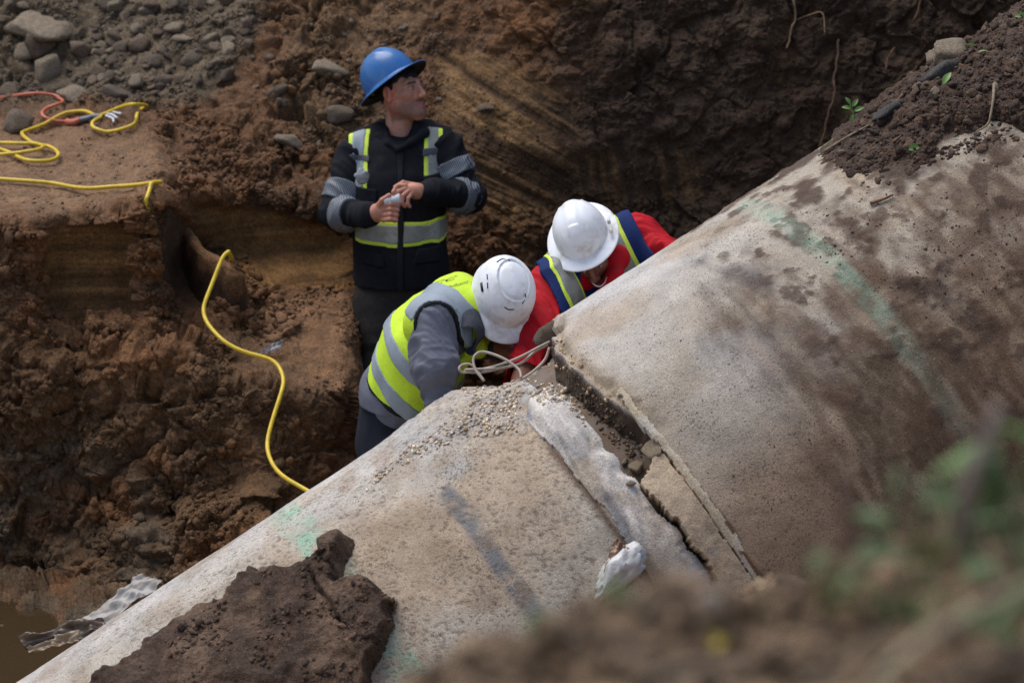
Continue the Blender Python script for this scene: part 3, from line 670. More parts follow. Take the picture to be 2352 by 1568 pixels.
M_PANTS = cloth_mat("charcoal_trousers", s2l(50, 47, 45), 0.9, 0.2, dirt=s2l(84, 70, 58)); M_NAVYP = cloth_mat("dark_navy_trousers", s2l(34, 37, 48), 0.9, 0.2)
M_TAPE = cloth_mat("grey_reflective_tape", s2l(150, 160, 168), 0.55, 0.12); M_TAPED = cloth_mat("dirty_reflective_tape", s2l(150, 152, 146), 0.6, 0.2, dirt=s2l(92, 88, 74))
M_LIME = cloth_mat("lime_tape", s2l(214, 238, 84), 0.7, 0.06); M_DTAPE = cloth_mat("dark_grey_tape", s2l(78, 80, 88), 0.7)
M_GREY = cloth_mat("grey_shirt", s2l(104, 107, 118), 0.75, 0.1); M_HOOD = cloth_mat("dark_grey_hood", s2l(66, 69, 78), 0.8, 0.1)
M_RED = cloth_mat("red_shirt", s2l(186, 14, 30), 0.75, 0.1, dirt=s2l(130, 20, 26)); M_NAVY = cloth_mat("navy_vest_cloth", s2l(18, 40, 92), 0.8, 0.1)
M_BIND = cloth_mat("black_binding", s2l(26, 27, 30), 0.8, 0.05)
def mesh_vest_mat():
    m, nt, b = node_mat("lime_mesh_cloth"); co = ncoord(nt); v = nt.nodes.new("ShaderNodeTexVoronoi"); v.inputs["Scale"].default_value = 210; nt.links.new(co, v.inputs["Vector"])
    k = nramp(nt, v.outputs["Distance"], [(0.12, 1.0), (0.3, 0.0)])
    c = nmix(nt, 1.0, s2l(206, 240, 52), nramp(nt, nnoise(nt, 8, 4, 0.6, co), [(0.3, 0.86), (0.7, 1.08)]), 'MULTIPLY')
    c = nmix(nt, nramp(nt, nnoise(nt, 18, 6, 0.75, co), [(0.52, 0.0), (0.76, 0.45)]), c, s2l(150, 150, 70))
    nt.links.new(nmix(nt, nmath(nt, 'MULTIPLY', k, 0.55), c, s2l(120, 150, 30)), b.inputs["Base Color"]); b.inputs["Roughness"].default_value = 0.75
    h = nmath(nt, 'SUBTRACT', nnoise(nt, 22, 3, 0.6, co), nmath(nt, 'MULTIPLY', k, 0.25)); nbump(nt, b, h, 0.35, 0.008); return m
M_MESHV = mesh_vest_mat()
def plastic_mat(name, c, dirt, rough=0.32, amt=0.5):
    m, nt, b = node_mat(name); co = ncoord(nt)
    k = nmath(nt, 'MULTIPLY', nramp(nt, nnoise(nt, 14, 7, 0.8, co), [(0.46, 0.0), (0.7, amt)]), nramp(nt, nnoise(nt, 7, 3, 0.6, co), [(0.35, 0.25), (0.65, 1.0)]))
    c2 = nmix(nt, k, c, dirt); sc = nramp(nt, nnoise(nt, 130, 2, 0.5, co), [(0.72, 0.0), (0.77, amt)])
    nt.links.new(nmix(nt, sc, c2, dirt), b.inputs["Base Color"])
    r = nramp(nt, nnoise(nt, 30, 4, 0.6, co), [(0.3, rough*0.8), (0.7, rough*1.5)]); nt.links.new(r, b.inputs["Roughness"]); return m
M_HATW = plastic_mat("white_hat_plastic", s2l(236, 238, 240), s2l(158, 144, 122), .36, .75); M_HATB = plastic_mat("blue_hat_plastic", s2l(48, 106, 168), s2l(112, 130, 146), 0.24, 0.55)
M_YPL = plastic_mat("yellow_suspension", s2l(214, 196, 40), s2l(150, 130, 40)); M_DKPL = plastic_mat("dark_plastic", s2l(22, 24, 27), s2l(60, 60, 60), 0.4)
M_HATIN = plastic_mat("hat_underside", s2l(16, 22, 36), s2l(30, 34, 44), 0.5)

# ------------------------------------------------------------------ head: face forward -Y, viewer's right +X when facing the camera
def head_fn():
    sk = union([ell((0, .018, .03), (.076, .096, .088)), ell((0, -.03, -.03), (.060, .062, .082)), cap((-.047, .0, -.062), (-.012, -.07, -.098), .026, .022),
                cap((.047, .0, -.062), (.012, -.07, -.098), .026, .022), ell((0, -.074, -.1), (.024, .022, .02))], .03)
    br = union([cap((-.045, -.072, .03), (0, -.088, .026), .011, .012), cap((.045, -.072, .03), (0, -.088, .026), .011, .012)], .01)
    ck = union([ell((-.045, -.058, -.016), (.022, .024, .02)), ell((.045, -.058, -.016), (.022, .024, .02))], .01)
    nose = union([cap((0, -.09, .018), (0, -.112, -.028), .009, .0125), ell((-.013, -.102, -.033), (.010, .012, .009)), ell((.013, -.102, -.033), (.010, .012, .009))], .008)
    lips = union([cap((-.022, -.083, -.062), (0, -.094, -.059), .006, .0085), cap((.022, -.083, -.062), (0, -.094, -.059), .006, .0085),
                  cap((-.018, -.084, -.071), (0, -.092, -.073), .006, .0095), cap((.018, -.084, -.071), (0, -.092, -.073), .006, .0095)], .005)
    sock = [ell((-.033, -.098, .006), (.019, .020, .013)), ell((.033, -.098, .006), (.019, .020, .013)), cap((-.02, -.101, -.066), (.02, -.101, -.066), .003, .003)]
    lids = union([ell((-.033, -.078, .005), (.015, .0125, .0105)), ell((.033, -.078, .005), (.015, .0125, .0105))], .003)
    ears = []
    for s in (-1, 1):
        ears += [ell((s*.080, .012, .0), (.011, .021, .033)), cap((s*.076, .005, -.018), (s*.08, .004, -.03), .011, .009)]
    neck = cap((0, .022, -.05), (0, .05, -.2), .057, .062)
    def f(p):
        r = smin(sk(p), br(p), .018); r = smin(r, ck(p), .02)
        r = -smin(-r, sock[0](p), .010); r = -smin(-r, sock[1](p), .010)
        r = smin(r, nose(p), .009); r = smin(r, lips(p), .006); r = smin(r, lids(p), .004)
        r = -smin(-r, sock[2](p), .003)
        for e in ears: r = smin(r, e(p), .007)
        for s in (-1, 1): r = -smin(-r, ell((s*.09, .014, .002), (.008, .010, .017))(p), .006)
        return smin(r, neck(p), .03)
    return f
def head_cols(tone, beard):
    def f(v):
        c = np.ones((len(v), 3))*tone; x, y, z = v.T; ax = np.abs(x)
        def mx(k, t): c[:] = c + k[:, None]*(np.asarray(t) - c)
        mx(0.35*np.exp(-((ax - .045)/.025)**2 - ((z + .02)/.03)**2)*(y < 0), tone*np.array([1.25, .85, .8]))
        mx(0.5*np.exp(-((ax - .0)/.018)**2 - ((z + .03)/.02)**2)*(y < -.09), tone*np.array([1.3, .9, .85]))
        mx(0.55*smooth(.03, .05, ax)*(ax > .06)*(z < .03)*(y > -.02)*(y < .05), tone*np.array([1.35, .75, .7]))
        jaw = smooth(-.03, -.06, z + 0.12*np.maximum(0, ax - .03))*(y < .03)*smooth(-.125, -.11, z); mx(beard*jaw, s2l(58, 40, 34))
        mx(beard*0.8*np.exp(-((z + .048)/.006)**2)*(ax < .024)*(y < -.08), s2l(58, 40, 34))
        lp = smooth(.024, .018, ax)*np.exp(-(((z + .0665 + 2*x*x)/.009)**4))*(y < -.078); mx(0.85*lp, s2l(190, 100, 98))
        bz = .029 - 0.10*np.maximum(0, ax - .03); mx(0.95*np.exp(-((z - bz)/.0055)**4)*smooth(.012, .018, ax)*smooth(.056, .05, ax)*(y < -.06), s2l(24, 18, 16))
        ey = np.exp(-((z - .006)/.0045)**4)*np.exp(-(((ax - .033)/.0125)**4))*(y < -.07); mx(0.9*ey, s2l(200, 190, 182))
        mx(0.97*ey*np.exp(-(((ax - .033)/.006)**4)), s2l(24, 16, 14)); mx(0.8*np.exp(-((z - .0115)/.0022)**2)*np.exp(-(((ax - .033)/.016)**4))*(y < -.07), s2l(34, 22, 20))
        return c
    return f
HEAD = head_fn(); HEAD_V, HEAD_F = surf(HEAD, (-.1, -.14, -.21), (.1, .13, .13), .0028)
def hair_fn(p):
    ca = ell((0, .02, .032), (.083, .103, .094))(p); x, y, z = p.T
    line = .046 + 0.014*vnoise(p*60, 4); cut = np.where(y < -.03, line - z, np.where(y < .005, (line - (y + .03)*1.6) - z, (-.005 - np.maximum(0, y - .03)*0.9) - z))
    return np.maximum(ca - 0.003*vnoise(p*90, 8), np.maximum(cut*0.6, -(ca + .03)))
HAIR_V, HAIR_F = surf(hair_fn, (-.11, -.12, -.1), (.11, .15, .15), .004)
def frame(fwd, up):
    """rotation whose columns carry local x, y, z (face looks along -y)"""
    f = nrm(fwd); u = np.asarray(up, float); u = nrm(u - f*(u @ f)); x = np.cross(-f, u); return np.stack([nrm(x), -f, u], 1)
def camv(r, u, d): return r*RT + u*UP + d*FW
def add_head(R, o, sc, tone, beard): return HEAD_V*sc @ R.T + o, HEAD_F, head_cols(np.asarray(tone), beard)(HEAD_V)

# ------------------------------------------------------------------ hard hats (front -Y, brim plane z = 0)
def hat_parts(full_brim, ribs):
    nt_, nr = 112, 44; th = np.linspace(0, 2*np.pi, nt_, endpoint=False); t = np.linspace(0, 1, nr)
    TH, T = np.meshgrid(th, t); fr = np.clip(-np.sin(TH), 0, 1)       # front amount
    a = T*(np.pi/2); rx, ry, hz = .112, .136, .136
    rad = np.sin(a)**0.86; X = rx*rad*np.cos(TH); Y = ry*rad*np.sin(TH); Z = hz*np.cos(a)**0.9
    if ribs == 'v':
        rb = np.exp(-(X/.017)**2)*smooth(.13, .02, np.abs(Y))*(T < .9); Z += .010*rb
        for s in (-1, 1): Z += .007*np.exp(-((X - s*.052)/.012)**2)*smooth(.95, .6, T)*smooth(.1, .02, np.abs(Y))
    elif ribs == 'top':
        Z += .006*np.exp(-(X/.03)**4)*smooth(.9, .5, T); pl = smooth(.026, .022, np.abs(X))*smooth(-.112, -.1, Y)*smooth(-.06, -.07, Y); Z += .005*pl
        for s in (-1, 1): Z += .006*np.exp(-((X - s*.05)/.006)**2)*smooth(.92, .7, T)*smooth(.4, .6, T)
    else:
        # raised panel edged by grooves, slots, as on a vented cap
        e = np.abs(np.hypot(X/.062, (Y - .005)/.085) - 1); Z += .006*smooth(.06, .0, e) - .004*smooth(.1, .0, np.abs(np.hypot(X/.062, (Y - .005)/.085) - .88)); Z += .004*np.exp(-(X/.02)**2)*smooth(.9, .5, T)
    rows = [np.stack([X, Y, Z], -1)]
    w = (.042 + .012*fr) if full_brim else (.004 + .050*smooth(.45, .9, fr))
    for q in np.linspace(.12, 1, 9):
        n = np.stack([np.cos(th)*rx, np.sin(th)*ry], -1); n /= np.linalg.norm(n, axis=1, keepdims=True)
        ww = w[-1]*q; dz = -(.010 if full_brim else .012)*q*(1 + .8*np.cos(2*th)*(.5 if full_brim else 0)) - .010*q*q*(1 if not full_brim else .4)
        rows.append(np.stack([rx*np.cos(th) + n[:, 0]*ww, ry*np.sin(th) + n[:, 1]*ww, dz], -1)[None])
    P = np.vstack([rows[0]] + [r for r in rows[1:]]); m = P.shape[0]
    Pin = P.copy(); Pin[..., 2] -= .004; Pin[:nr, :, :2] *= .965; Pin[:nr, :, 2] -= .002
    V = np.vstack([P.reshape(-1, 3), Pin.reshape(-1, 3)]); i = np.arange(m*nt_).reshape(m, nt_); j = np.roll(i, -1, 1)
    Fo = np.stack([i[:-1], i[1:], j[1:], j[:-1]], -1).reshape(-1, 4); Fi = Fo[:, ::-1] + m*nt_
    Fr = np.stack([i[-1], i[-1] + m*nt_, j[-1] + m*nt_, j[-1]], -1)
    return V, np.vstack([Fo, Fi, Fr]), len(Fo)
def add_hat(person, R, o, mat, full_brim, ribs, sc=1.0, band=None, inner=None, hz_=1.0):
    V, Fq, no = hat_parts(full_brim, ribs); V = V*np.array([1, 1, hz_]); mi = np.zeros(len(Fq), int); mi[no:-112] = 1
    h = link("hard_hat", mesh_np("hard_hat", V*sc @ R.T + o, Fq, None, mats=[mat, inner or mat], midx=mi), person)
    kids = []
    th = np.linspace(0, 2*np.pi, 64)
    ring = np.stack([.093*np.cos(th), .112*np.sin(th), np.full(64, .012)], -1)
    strip = np.stack([ring + [0, 0, -.016], ring + [0, 0, .016]], 0)
    if band is not None:
        P = strip.reshape(-1, 3); kids.append(link("head_band", mesh_np("head_band", P*sc @ R.T + o, grid_faces(2, 64), band), h))
    return h, kids
def box_local(sz, bev=0.2):
    bm = bmesh.new(); bmesh.ops.create_cube(bm, size=1.0)
    for v in bm.verts: v.co = Vector((v.co.x*sz[0], v.co.y*sz[1], v.co.z*sz[2]))
    bmesh.ops.bevel(bm, geom=list(bm.edges), offset=min(sz)*bev, segments=2, affect='EDGES')
    V = np.array([v.co[:] for v in bm.verts]); bm.verts.index_update(); Fl = [tuple(v.index for v in f.verts) for f in bm.faces]; bm.free(); return V, Fl
def finger(pts, r0, r1):
    n = len(pts) - 1; return [cap(pts[i], pts[i + 1], r0 + (r1 - r0)*i/n, r0 + (r1 - r0)*(i + 1)/n) for i in range(n)]
def body_mesh(person, chunks):
    Vs, Fs, Cs, n = [], [], [], 0
    for V, Fq, c in chunks: Vs.append(V); Fs.append(Fq + n); Cs.append(c); n += len(V)
    o = link("body", mesh_np("body", np.vstack(Vs), np.vstack(Fs), M_SKIN, np.vstack(Cs)), person); return o
def fix_parent(person):
    for o in person.children_recursive:
        o.matrix_parent_inverse = Matrix.Translation(-Vector(person.location)) if o.parent == person else Matrix.Identity(4)
def slabclip(f, off, *cons, shell=None):
    def g(p):
        b = f(p); r = b - off
        if shell is not None: r = np.maximum(r, -(b + shell))
        for c in cons: r = np.maximum(r, c(p))
        return r
    return g

# ================================================================== standing man in black with the blue hat
TONE1 = s2l(186, 132, 108)
D1 = 11.1
def J(px, py, dd=0.0): return W(px, py, D1 + dd)
man1 = tag(empty("person", (J(905, 1020)[0], J(905, 1020)[1], 0.16)), "person standing in blue hard hat and black vest, looking aside, holding white paper", "person")
X1 = np.array([1.0, 0, 0])
tor1 = etube([(J(918, 720, .02), .18, .125), (J(920, 620), .193, .132), (J(917, 520), .19, .132), (J(914, 430), .203, .14), (J(914, 372, .01), .18, .112), (J(918, 352, .02), .10, .072)], X1)
sh1 = [cap(J(870, 330, .03), J(818, 356, .01), .07, .074), cap(J(960, 318, .03), J(1018, 342, .01), .068, .074)]
armL = [cap(J(815, 358), J(772, 488, -.05), .076, .066, (.010, 24, .5)), cap(J(772, 488, -.05), J(842, 494, -.26), .066, .046, (.010, 28, -.5))]
armR = [cap(J(1021, 345), J(1077, 448, -.03), .078, .070, (.010, 24, -.5)), cap(J(1077, 448, -.03), J(990, 441, -.26), .068, .046, (.010, 28, .5))]
legs1 = [cap(J(868, 700, .0), J(872, 860, -.03), .105, .085, (.006, 16, .3)), cap(J(872, 860, -.03), J(868, 1005, .03), .085, .065, (.006, 16, .3)),
         cap(J(965, 700, .02), J(968, 860, -.02), .105, .085, (.006, 16, .3)), cap(J(968, 860, -.02), J(972, 1005, .04), .085, .065)]
cuffL = cap(J(838, 494, -.25), J(850, 493, -.285), .045, .043); cuffR = cap(J(996, 441, -.245), J(980, 441, -.285), .045, .043)
up1 = union([tor1] + sh1 + armL + armR + [cuffL, cuffR], .03)
lo1, hi1 = bbox([J(742, 300, .2), J(1120, 300, -.4), J(915, 690, .2), J(915, 690, -.35)], .03)
def wrinkle(f, amp, fr, seed, ax=(1, 1, .45)):
    ax = np.array(ax)
    def g(p):
        return f(p) - amp*(1 - 2*np.abs(vnoise(p*fr*ax, seed))) - amp*.5*vnoise(p*fr*2.2*ax, seed + 1)
    return g
hemz = J(915, 648)[2]; hz1 = J(915, 643)[2]
solid("hoodie", wrinkle(slabclip(up1, 0.0, lambda p: hz1 - p[:, 2]), .007, 8, 31), lo1, hi1, .0065, M_BLACK, man1)
pel = etube([(J(918, 730, .02), .172, .125), (J(918, 620, .01), .19, .13)], X1)
trf = union([pel] + legs1, .05)
tl, th_ = bbox([J(800, 640, .2), J(1040, 640, -.2), J(850, 1010, .15), J(990, 1010, -.2)], .04)
solid("trousers", slabclip(trf, 0.0, lambda p: p[:, 2] - J(918, 640)[2]), tl, th_, .009, M_PANTS, man1)
for bx in (868, 972):
    a = J(bx, 1010, .03); g = union([cap(a + [0, 0.02, -.02], a + [0, -.16, -.06], .055, .045), cap(a + [0, .02, .08], a + [0, .02, -.04], .06, .055)], .03)
    solid("boot", slabclip(g, 0, lambda p: (a[2] - .085) - p[:, 2]), a - [.1, .26, .12], a + [.1, .12, .18], .01, M_DKPL, man1)
# hood lying round the neck
hood1 = []
hp = [J(862, 303, .05), J(873, 316, -.05), J(893, 330, -.10), J(916, 343, -.13), J(945, 327, -.11), J(974, 306, -.06), J(984, 294, .04), J(962, 290, .12), J(915, 292, .16), J(876, 296, .13)]
hr_ = [.028, .020, .013, .009, .013, .020, .030, .036, .040, .036]
for i in range(len(hp)): hood1.append(cap(hp[i], hp[(i + 1) % len(hp)], hr_[i], hr_[(i + 1) % len(hp)], (.004, 26, .5)))
solid("hood", union(hood1, .02), *bbox(hp, .05), .006, M_BLACK, man1)
# vest
front = lambda p: p[:, 1] - (J(915, 450)[1] + .06)
vtor = etube([(J(920, 690, .01), .212, .14), (J(921, 610), .203, .142), (J(917, 520), .196, .142), (J(914, 430), .203, .146), (J(914, 366, .01), .19, .124), (J(918, 346, .03), .11, .080)], X1)
vfn = union([vtor, cap(J(872, 326, .03), J(812, 350, .01), .076, .078), cap(J(958, 314, .03), J(1024, 337, .01), .074, .078)], .03)
xl, xr = J(800, 340)[0], J(1034, 330)[0]
neckcut = cap(J(919, 240, -.05), J(919, 338, -.06), .085, .04)
vclip = [lambda p: hz1 - p[:, 2], lambda p: xl - p[:, 0], lambda p: p[:, 0] - xr, lambda p: -neckcut(p)]
vl, vh = bbox([J(795, 280, .25), J(1040, 280, -.25), J(915, 665, .2), J(915, 665, -.25)], .02)
vest1 = solid("vest", wrinkle(slabclip(vfn, .006, *vclip), .0045, 8, 33), vl, vh, .006, M_BLACKVEST, man1)
def strip(name, off, x0, x1, y0, y1, mat, par=None, slope=0.0, frontonly=True):
    """band of tape on the vest front between picture columns x0..x1 and heights y0..y1"""
    xa, xb = J(x0, 400)[0], J(x1, 400)[0]; za, zb = J(915, y1)[2], J(915, y0)[2]
    cons = [lambda p: (xa - p[:, 0] - slope*(p[:, 2] - zb)), lambda p: (p[:, 0] + slope*(p[:, 2] - zb) - xb), lambda p: za - p[:, 2] + 0.0, lambda p: p[:, 2] - zb, lambda p: -neckcut(p)]
    if frontonly: cons.append(front)
    o = solid(name, wrinkle(slabclip(vfn, off, *cons, shell=.012 - off), .0045, 8, 33), np.array([xa - .03, vl[1], za - .03]), np.array([xb + .03, vh[1], zb + .03]), .0045, mat, par or man1, one=True); return o
strip("lime_tape", .0095, 805, 850, 292, 414, M_LIME, man1, -.04); strip("reflective_tape", .0125, 814, 840, 292, 412, M_TAPE, man1, -.04); strip("cross_tape", .0145, 804, 851, 343, 355, M_DTAPE, man1)
strip("lime_tape", .0095, 976, 1016, 280, 386, M_LIME, man1, .02); strip("reflective_tape", .0125, 985, 1007, 280, 384, M_TAPED, man1, .02); strip("cross_tape", .0145, 975, 1017, 329, 341, M_DTAPE, man1)
strip("lime_belt", .0095, 818, 1040, 487, 541, M_LIME, man1, 0, False); strip("reflective_belt", .0125, 818, 1040, 494, 532, M_TAPED, man1, 0, False)
strip("zip", .0155, 918, 929, 330, 645, M_BIND, man1)
strip("pocket_flap", .018, 976, 1022, 386, 413, M_BLACKVEST, man1); strip("chest_pocket", .016, 808, 868, 414, 470, M_BLACKVEST, man1)
strip("pocket_flap", .015, 826, 880, 560, 585, M_BLACKVEST, man1, .3); strip("pocket_flap", .015, 962, 1020, 548, 580, M_BLACKVEST, man1, -.3)
# slanted-line tape on the sleeves
M_SL1 = stripes_mat("sleeve_tape", (0.9, 0.3, 0.4), 38)
def limb_band(name, a, b, ra, rb, t0, t1, mat, wr, par, off=.004):
    f = cap(a, b, ra, rb, wr); ab = b - a; L = np.linalg.norm(ab); ax = ab/L
    g = lambda p: np.maximum(np.maximum(f(p) - off, t0*L - (p - a) @ ax), np.maximum((p - a) @ ax - t1*L, -(f(p) + .016)))
    lo, hi = bbox([a, b], max(ra, rb) + .04); return solid(name, wrinkle(g, .007, 8, 31), lo, hi, .0045, mat, par, one=True)
limb_band("sleeve_tape", J(815, 358), J(772, 488, -.05), .076, .066, .52, .82, M_SL1, (.010, 24, .5), man1, .009)
limb_band("sleeve_tape", J(772, 488, -.05), J(842, 494, -.26), .066, .046, .22, .55, M_SL1, (.010, 28, -.5), man1, .009)
limb_band("sleeve_tape", J(1021, 345), J(1077, 448, -.03), .078, .070, .32, .62, M_SL1, (.010, 24, -.5), man1, .009)
limb_band("sleeve_tape", J(1077, 448, -.03), J(990, 441, -.26), .068, .046, .10, .36, M_SL1, (.010, 28, .5), man1, .009)
# hands: right hand closed round the paper, left hand pinching its end
hr = [ell(J(868, 488, -.31), (.040, .028, .036)), cap(J(846, 493, -.27), J(866, 490, -.30), .029, .033)]
fr = []
for k in range(4):
    y = 470 + 11.5*k; fr += finger([J(880, y + 1, -.325), J(897, y - 1, -.352), J(915 - 2*k, y + 1, -.345), J(912 - 2*k, y + 3, -.312)], .0115, .0095)
fr += finger([J(866, 476, -.325), J(878, 460, -.345), J(894, 449, -.352)], .0125, .0105)
handR = union([union(hr, .025), union(fr, .004)], .010)
hl = [ell(J(950, 438, -.31), (.044, .026, .031)), cap(J(985, 441, -.265), J(962, 440, -.30), .028, .031)]
fl = finger([J(930, 427, -.325), J(912, 428, -.345), J(904, 441, -.355), J(908, 456, -.350)], .0108, .009) + finger([J(930, 434, -.332), J(915, 440, -.352), J(911, 456, -.358), J(918, 467, -.350)], .0108, .009) \
   + finger([J(935, 441, -.335), J(925, 450, -.352), J(923, 465, -.355), J(930, 473, -.345)], .0105, .0088) + finger([J(944, 447, -.33), J(937, 456, -.345), J(936, 468, -.347), J(941, 474, -.34)], .0098, .008) \
   + finger([J(948, 425, -.30), J(926, 420, -.315), J(908, 430, -.33)], .0115, .010)
handL = union([union(hl, .025), union(fl, .003)], .010)
hR = surf(handR, *bbox([J(845, 440, -.25), J(930, 520, -.38)], .03), .0026); hL = surf(handL, *bbox([J(895, 410, -.25), J(995, 485, -.38)], .03), .0026)
skc = lambda V, s: np.ones((len(V), 3))*TONE1*(1 + .10*vnoise(V*70, s))[:, None]*np.array([1.06, .96, .94])
R1 = frame(camv(.80, .10, -.60), camv(-.10, .97, -.1)); o1 = J(922, 212, -.02)
trunk1 = union([tor1] + sh1 + armL + armR + [pel] + legs1 + [cap(J(922, 262, .02), J(920, 330, .03), .058, .07)], .03)
tb = surf(lambda p: trunk1(p) + .014, *bbox([J(745, 260, .2), J(1115, 260, -.35), J(915, 1010, .15), J(915, 1010, -.2)], .02), .016)
body_mesh(man1, [(tb[0], tb[1], np.ones((len(tb[0]), 3))*TONE1*.9), add_head(R1, o1, 1.04, TONE1, .5), (*hR, skc(hR[0], 3)), (*hL, skc(hL[0], 4))])
M_HAIR = cloth_mat("black_hair", s2l(26, 21, 20), 0.55, 0.3, 500)
link("hair", mesh_np("hair", HAIR_V*1.04 @ R1.T + o1, HAIR_F, M_HAIR), man1)
RH1 = frame(camv(.72, .52, -.46), camv(-.52, .85, .10))
add_hat(man1, RH1, o1 + RH1 @ np.array([0, .016, .066]), M_HATB, True, 'v', .95, M_YPL, M_HATIN, 1.12)
fix_parent(man1)

# ================================================================== bending man in the lime mesh vest
TONE2 = s2l(150, 92, 74)
man2 = tag(empty("person", (W(900, 1000, 10.1)[0], W(900, 1000, 10.1)[1], 0.05)), "person bending over pipe in lime mesh vest, grey shirt and white hard hat", "person")
H2 = W(905, 950, 9.98); C2 = W(985, 800, 9.78); S2 = W(1042, 730, 9.68); N2 = W(1094, 702, 9.62)
SP2 = nrm(S2 - H2); LT2 = camv(.22, -.28, -.93); LT2 = nrm(LT2 - SP2*(LT2 @ SP2)); FR2 = nrm(np.cross(SP2, LT2)); FR2 = FR2 if FR2 @ camv(.8, -.5, 0) > 0 else -FR2
tor2 = etube([(H2, .165, .125), (C2 - .02*FR2, .18, .135), (S2, .178, .106), (N2, .085, .07)], LT2)
n_sh = W(992, 742, 9.52); n_el = W(1000, 842, 9.44); n_wr = W(1012, 915, 9.46)
arm2 = [cap(n_sh, n_el, .086, .074, (.013, 32, 1.1)), cap(n_el, n_wr, .074, .055, (.012, 36, .7))]
f_sh = W(1118, 715, 9.82); f_el = W(1142, 790, 9.78); f_wr = W(1196, 830, 9.60)
arm2f = cap(f_sh, f_el, .07, .06, (.006, 26, .3))
shirt2 = union([tor2, cap(S2 - SP2*.03, n_sh, .092, .085)] + arm2, .03)
lo2, hi2 = bbox([W(820, 600, 9.3), W(1140, 600, 10.2), W(820, 1060, 9.3), W(1140, 1000, 10.2)], .02)
hem2 = lambda p: -((p - W(905, 925, 9.98)) @ nrm(SP2*.6 + np.array([0, 0, .8])))
solid("shirt", wrinkle(slabclip(shirt2, .004, hem2), .004, 10, 35), lo2, hi2, .006, M_GREY, man2)
# loose tail of the shirt
tail = etube([(W(900, 985, 9.98), .18, .135), (W(915, 900, 9.94), .185, .145)], LT2)
solid("shirt_tail", wrinkle(slabclip(tail, .004, lambda p: W(905, 925, 9.9)[2] - p[:, 2]), .006, 9, 36), *bbox([W(820, 860, 9.7), W(1010, 1000, 10.2)], .05), .007, M_GREY, man2)
kn = [W(920, 1070, 9.85), W(960, 1080, 9.72)]; ft = [np.array([W(900, 1000, 10.15)[0], 9.55, .08]), np.array([W(985, 1000, 10.0)[0], 9.5, .08])]
hipn = H2 + LT2*.09; hipf = H2 - LT2*.09
trs2 = union([etube([(W(895, 1020, 10.0), .165, .135), (W(908, 925, 9.96), .17, .132)], LT2), cap(hipn - [0, 0, .1], kn[1], .10, .08), cap(kn[1], ft[1], .08, .06), cap(hipf - [0, 0, .1], kn[0], .10, .08), cap(kn[0], ft[0], .08, .06)], .05)
solid("trousers", wrinkle(slabclip(trs2, 0, lambda p: p[:, 2] - W(905, 915, 9.96)[2]), .005, 8, 37), np.array([-.95, 8.9, 0.0]), np.array([-.1, 9.95, .95]), .008, M_NAVYP, man2)
for q in ft:
    g = union([cap(q + [0, .02, 0], q + [.03, -.16, -.03], .05, .042), cap(q + [0, .02, .1], q + [0, .02, 0], .058, .055)], .03)
    solid("boot", slabclip(g, 0, lambda p: .02 - p[:, 2]), q - [.12, .26, .1], q + [.14, .12, .18], .01, M_DKPL, man2)
# vest
v2t = etube([(H2 - SP2*.02 + FR2*.02, .192, .165), (C2 - .01*FR2, .196, .16), (S2, .188, .118), (S2 + SP2*.07, .135, .088)], LT2)
v2u = union([v2t, cap(S2 - SP2*.02, n_sh + camv(.01, .0, .04), .104, .092)], .04)
sh2b = union([tor2, cap(S2 - SP2*.03, n_sh, .092, .085)], .03)
def v2(p): return smin(v2u(p), sh2b(p) - .010, .02)
def armhole(p):
    """elongated opening in the near side, through to the middle of the trunk"""
    px, py, d = proj(p); a = np.array([1003., 742]); ab = np.array([10., 74]); q = np.stack([px, py], -1) - a
    t = np.clip(q @ ab/(ab @ ab), 0, 1); r = (np.linalg.norm(q - t[:, None]*ab, axis=1) - (46 + 6*t))/612.0
    return np.maximum(r, (d - 9.66)*.7)
tval = lambda p: (p - H2) @ SP2
hemv = lambda p: -((p - W(885, 893, 9.85)) @ nrm(SP2*.75 + .10*FR2 + np.array([0, 0, .55])))
v2cl = [hemv, lambda p: -armhole(p), lambda p: tval(p) - .74]
wr2 = lambda f: wrinkle(f, .008, 7, 38)
solid("vest", wr2(slabclip(v2, .008, *v2cl)), lo2, hi2, .0055, M_MESHV, man2)
solid("vest_binding", wr2(slabclip(v2, .011, hemv, lambda p: -hemv(p) - .012, lambda p: -armhole(p), shell=.01)), lo2, hi2, .005, M_BIND, man2)
solid("armhole_binding", wr2(slabclip(v2, .011, lambda p: -armhole(p), lambda p: armhole(p) - .010, hemv, shell=.01)), lo2, hi2, .005, M_BIND, man2)
def band2(t0, t1, tilt=.30):
    u = nrm(SP2 + tilt*FR2 - .12*LT2); q = lambda p: (p - H2) @ u
    solid("reflective_tape", wr2(slabclip(v2, .0125, lambda p: t0 - q(p), lambda p: q(p) - t1, lambda p: -armhole(p), hemv, shell=.008)), lo2, hi2, .005, M_TAPE, man2)
band2(.125, .178); band2(.265, .315)
def sh_strip(p):
    px, py, d = proj(p); return np.maximum(-poly_sd(px, py, [(925, 705), (952, 672), (1000, 652), (1050, 668), (1092, 704), (1088, 800), (1055, 800), (1050, 745), (1030, 712), (1000, 694), (968, 704), (945, 735)])/612.0, d - 9.7)
solid("reflective_tape", wr2(slabclip(v2, .0125, sh_strip, lambda p: -armhole(p) + .012, shell=.008)), lo2, hi2, .005, M_TAPE, man2)
solid("pocket", wr2(slabclip(v2, .020, lambda p: .150 - tval(p), lambda p: tval(p) - .235, lambda p: .115 - ((p - C2) @ FR2), lambda p: ((p - C2) @ FR2) - .19, shell=.004)), lo2, hi2, .005, M_LIME, man2)
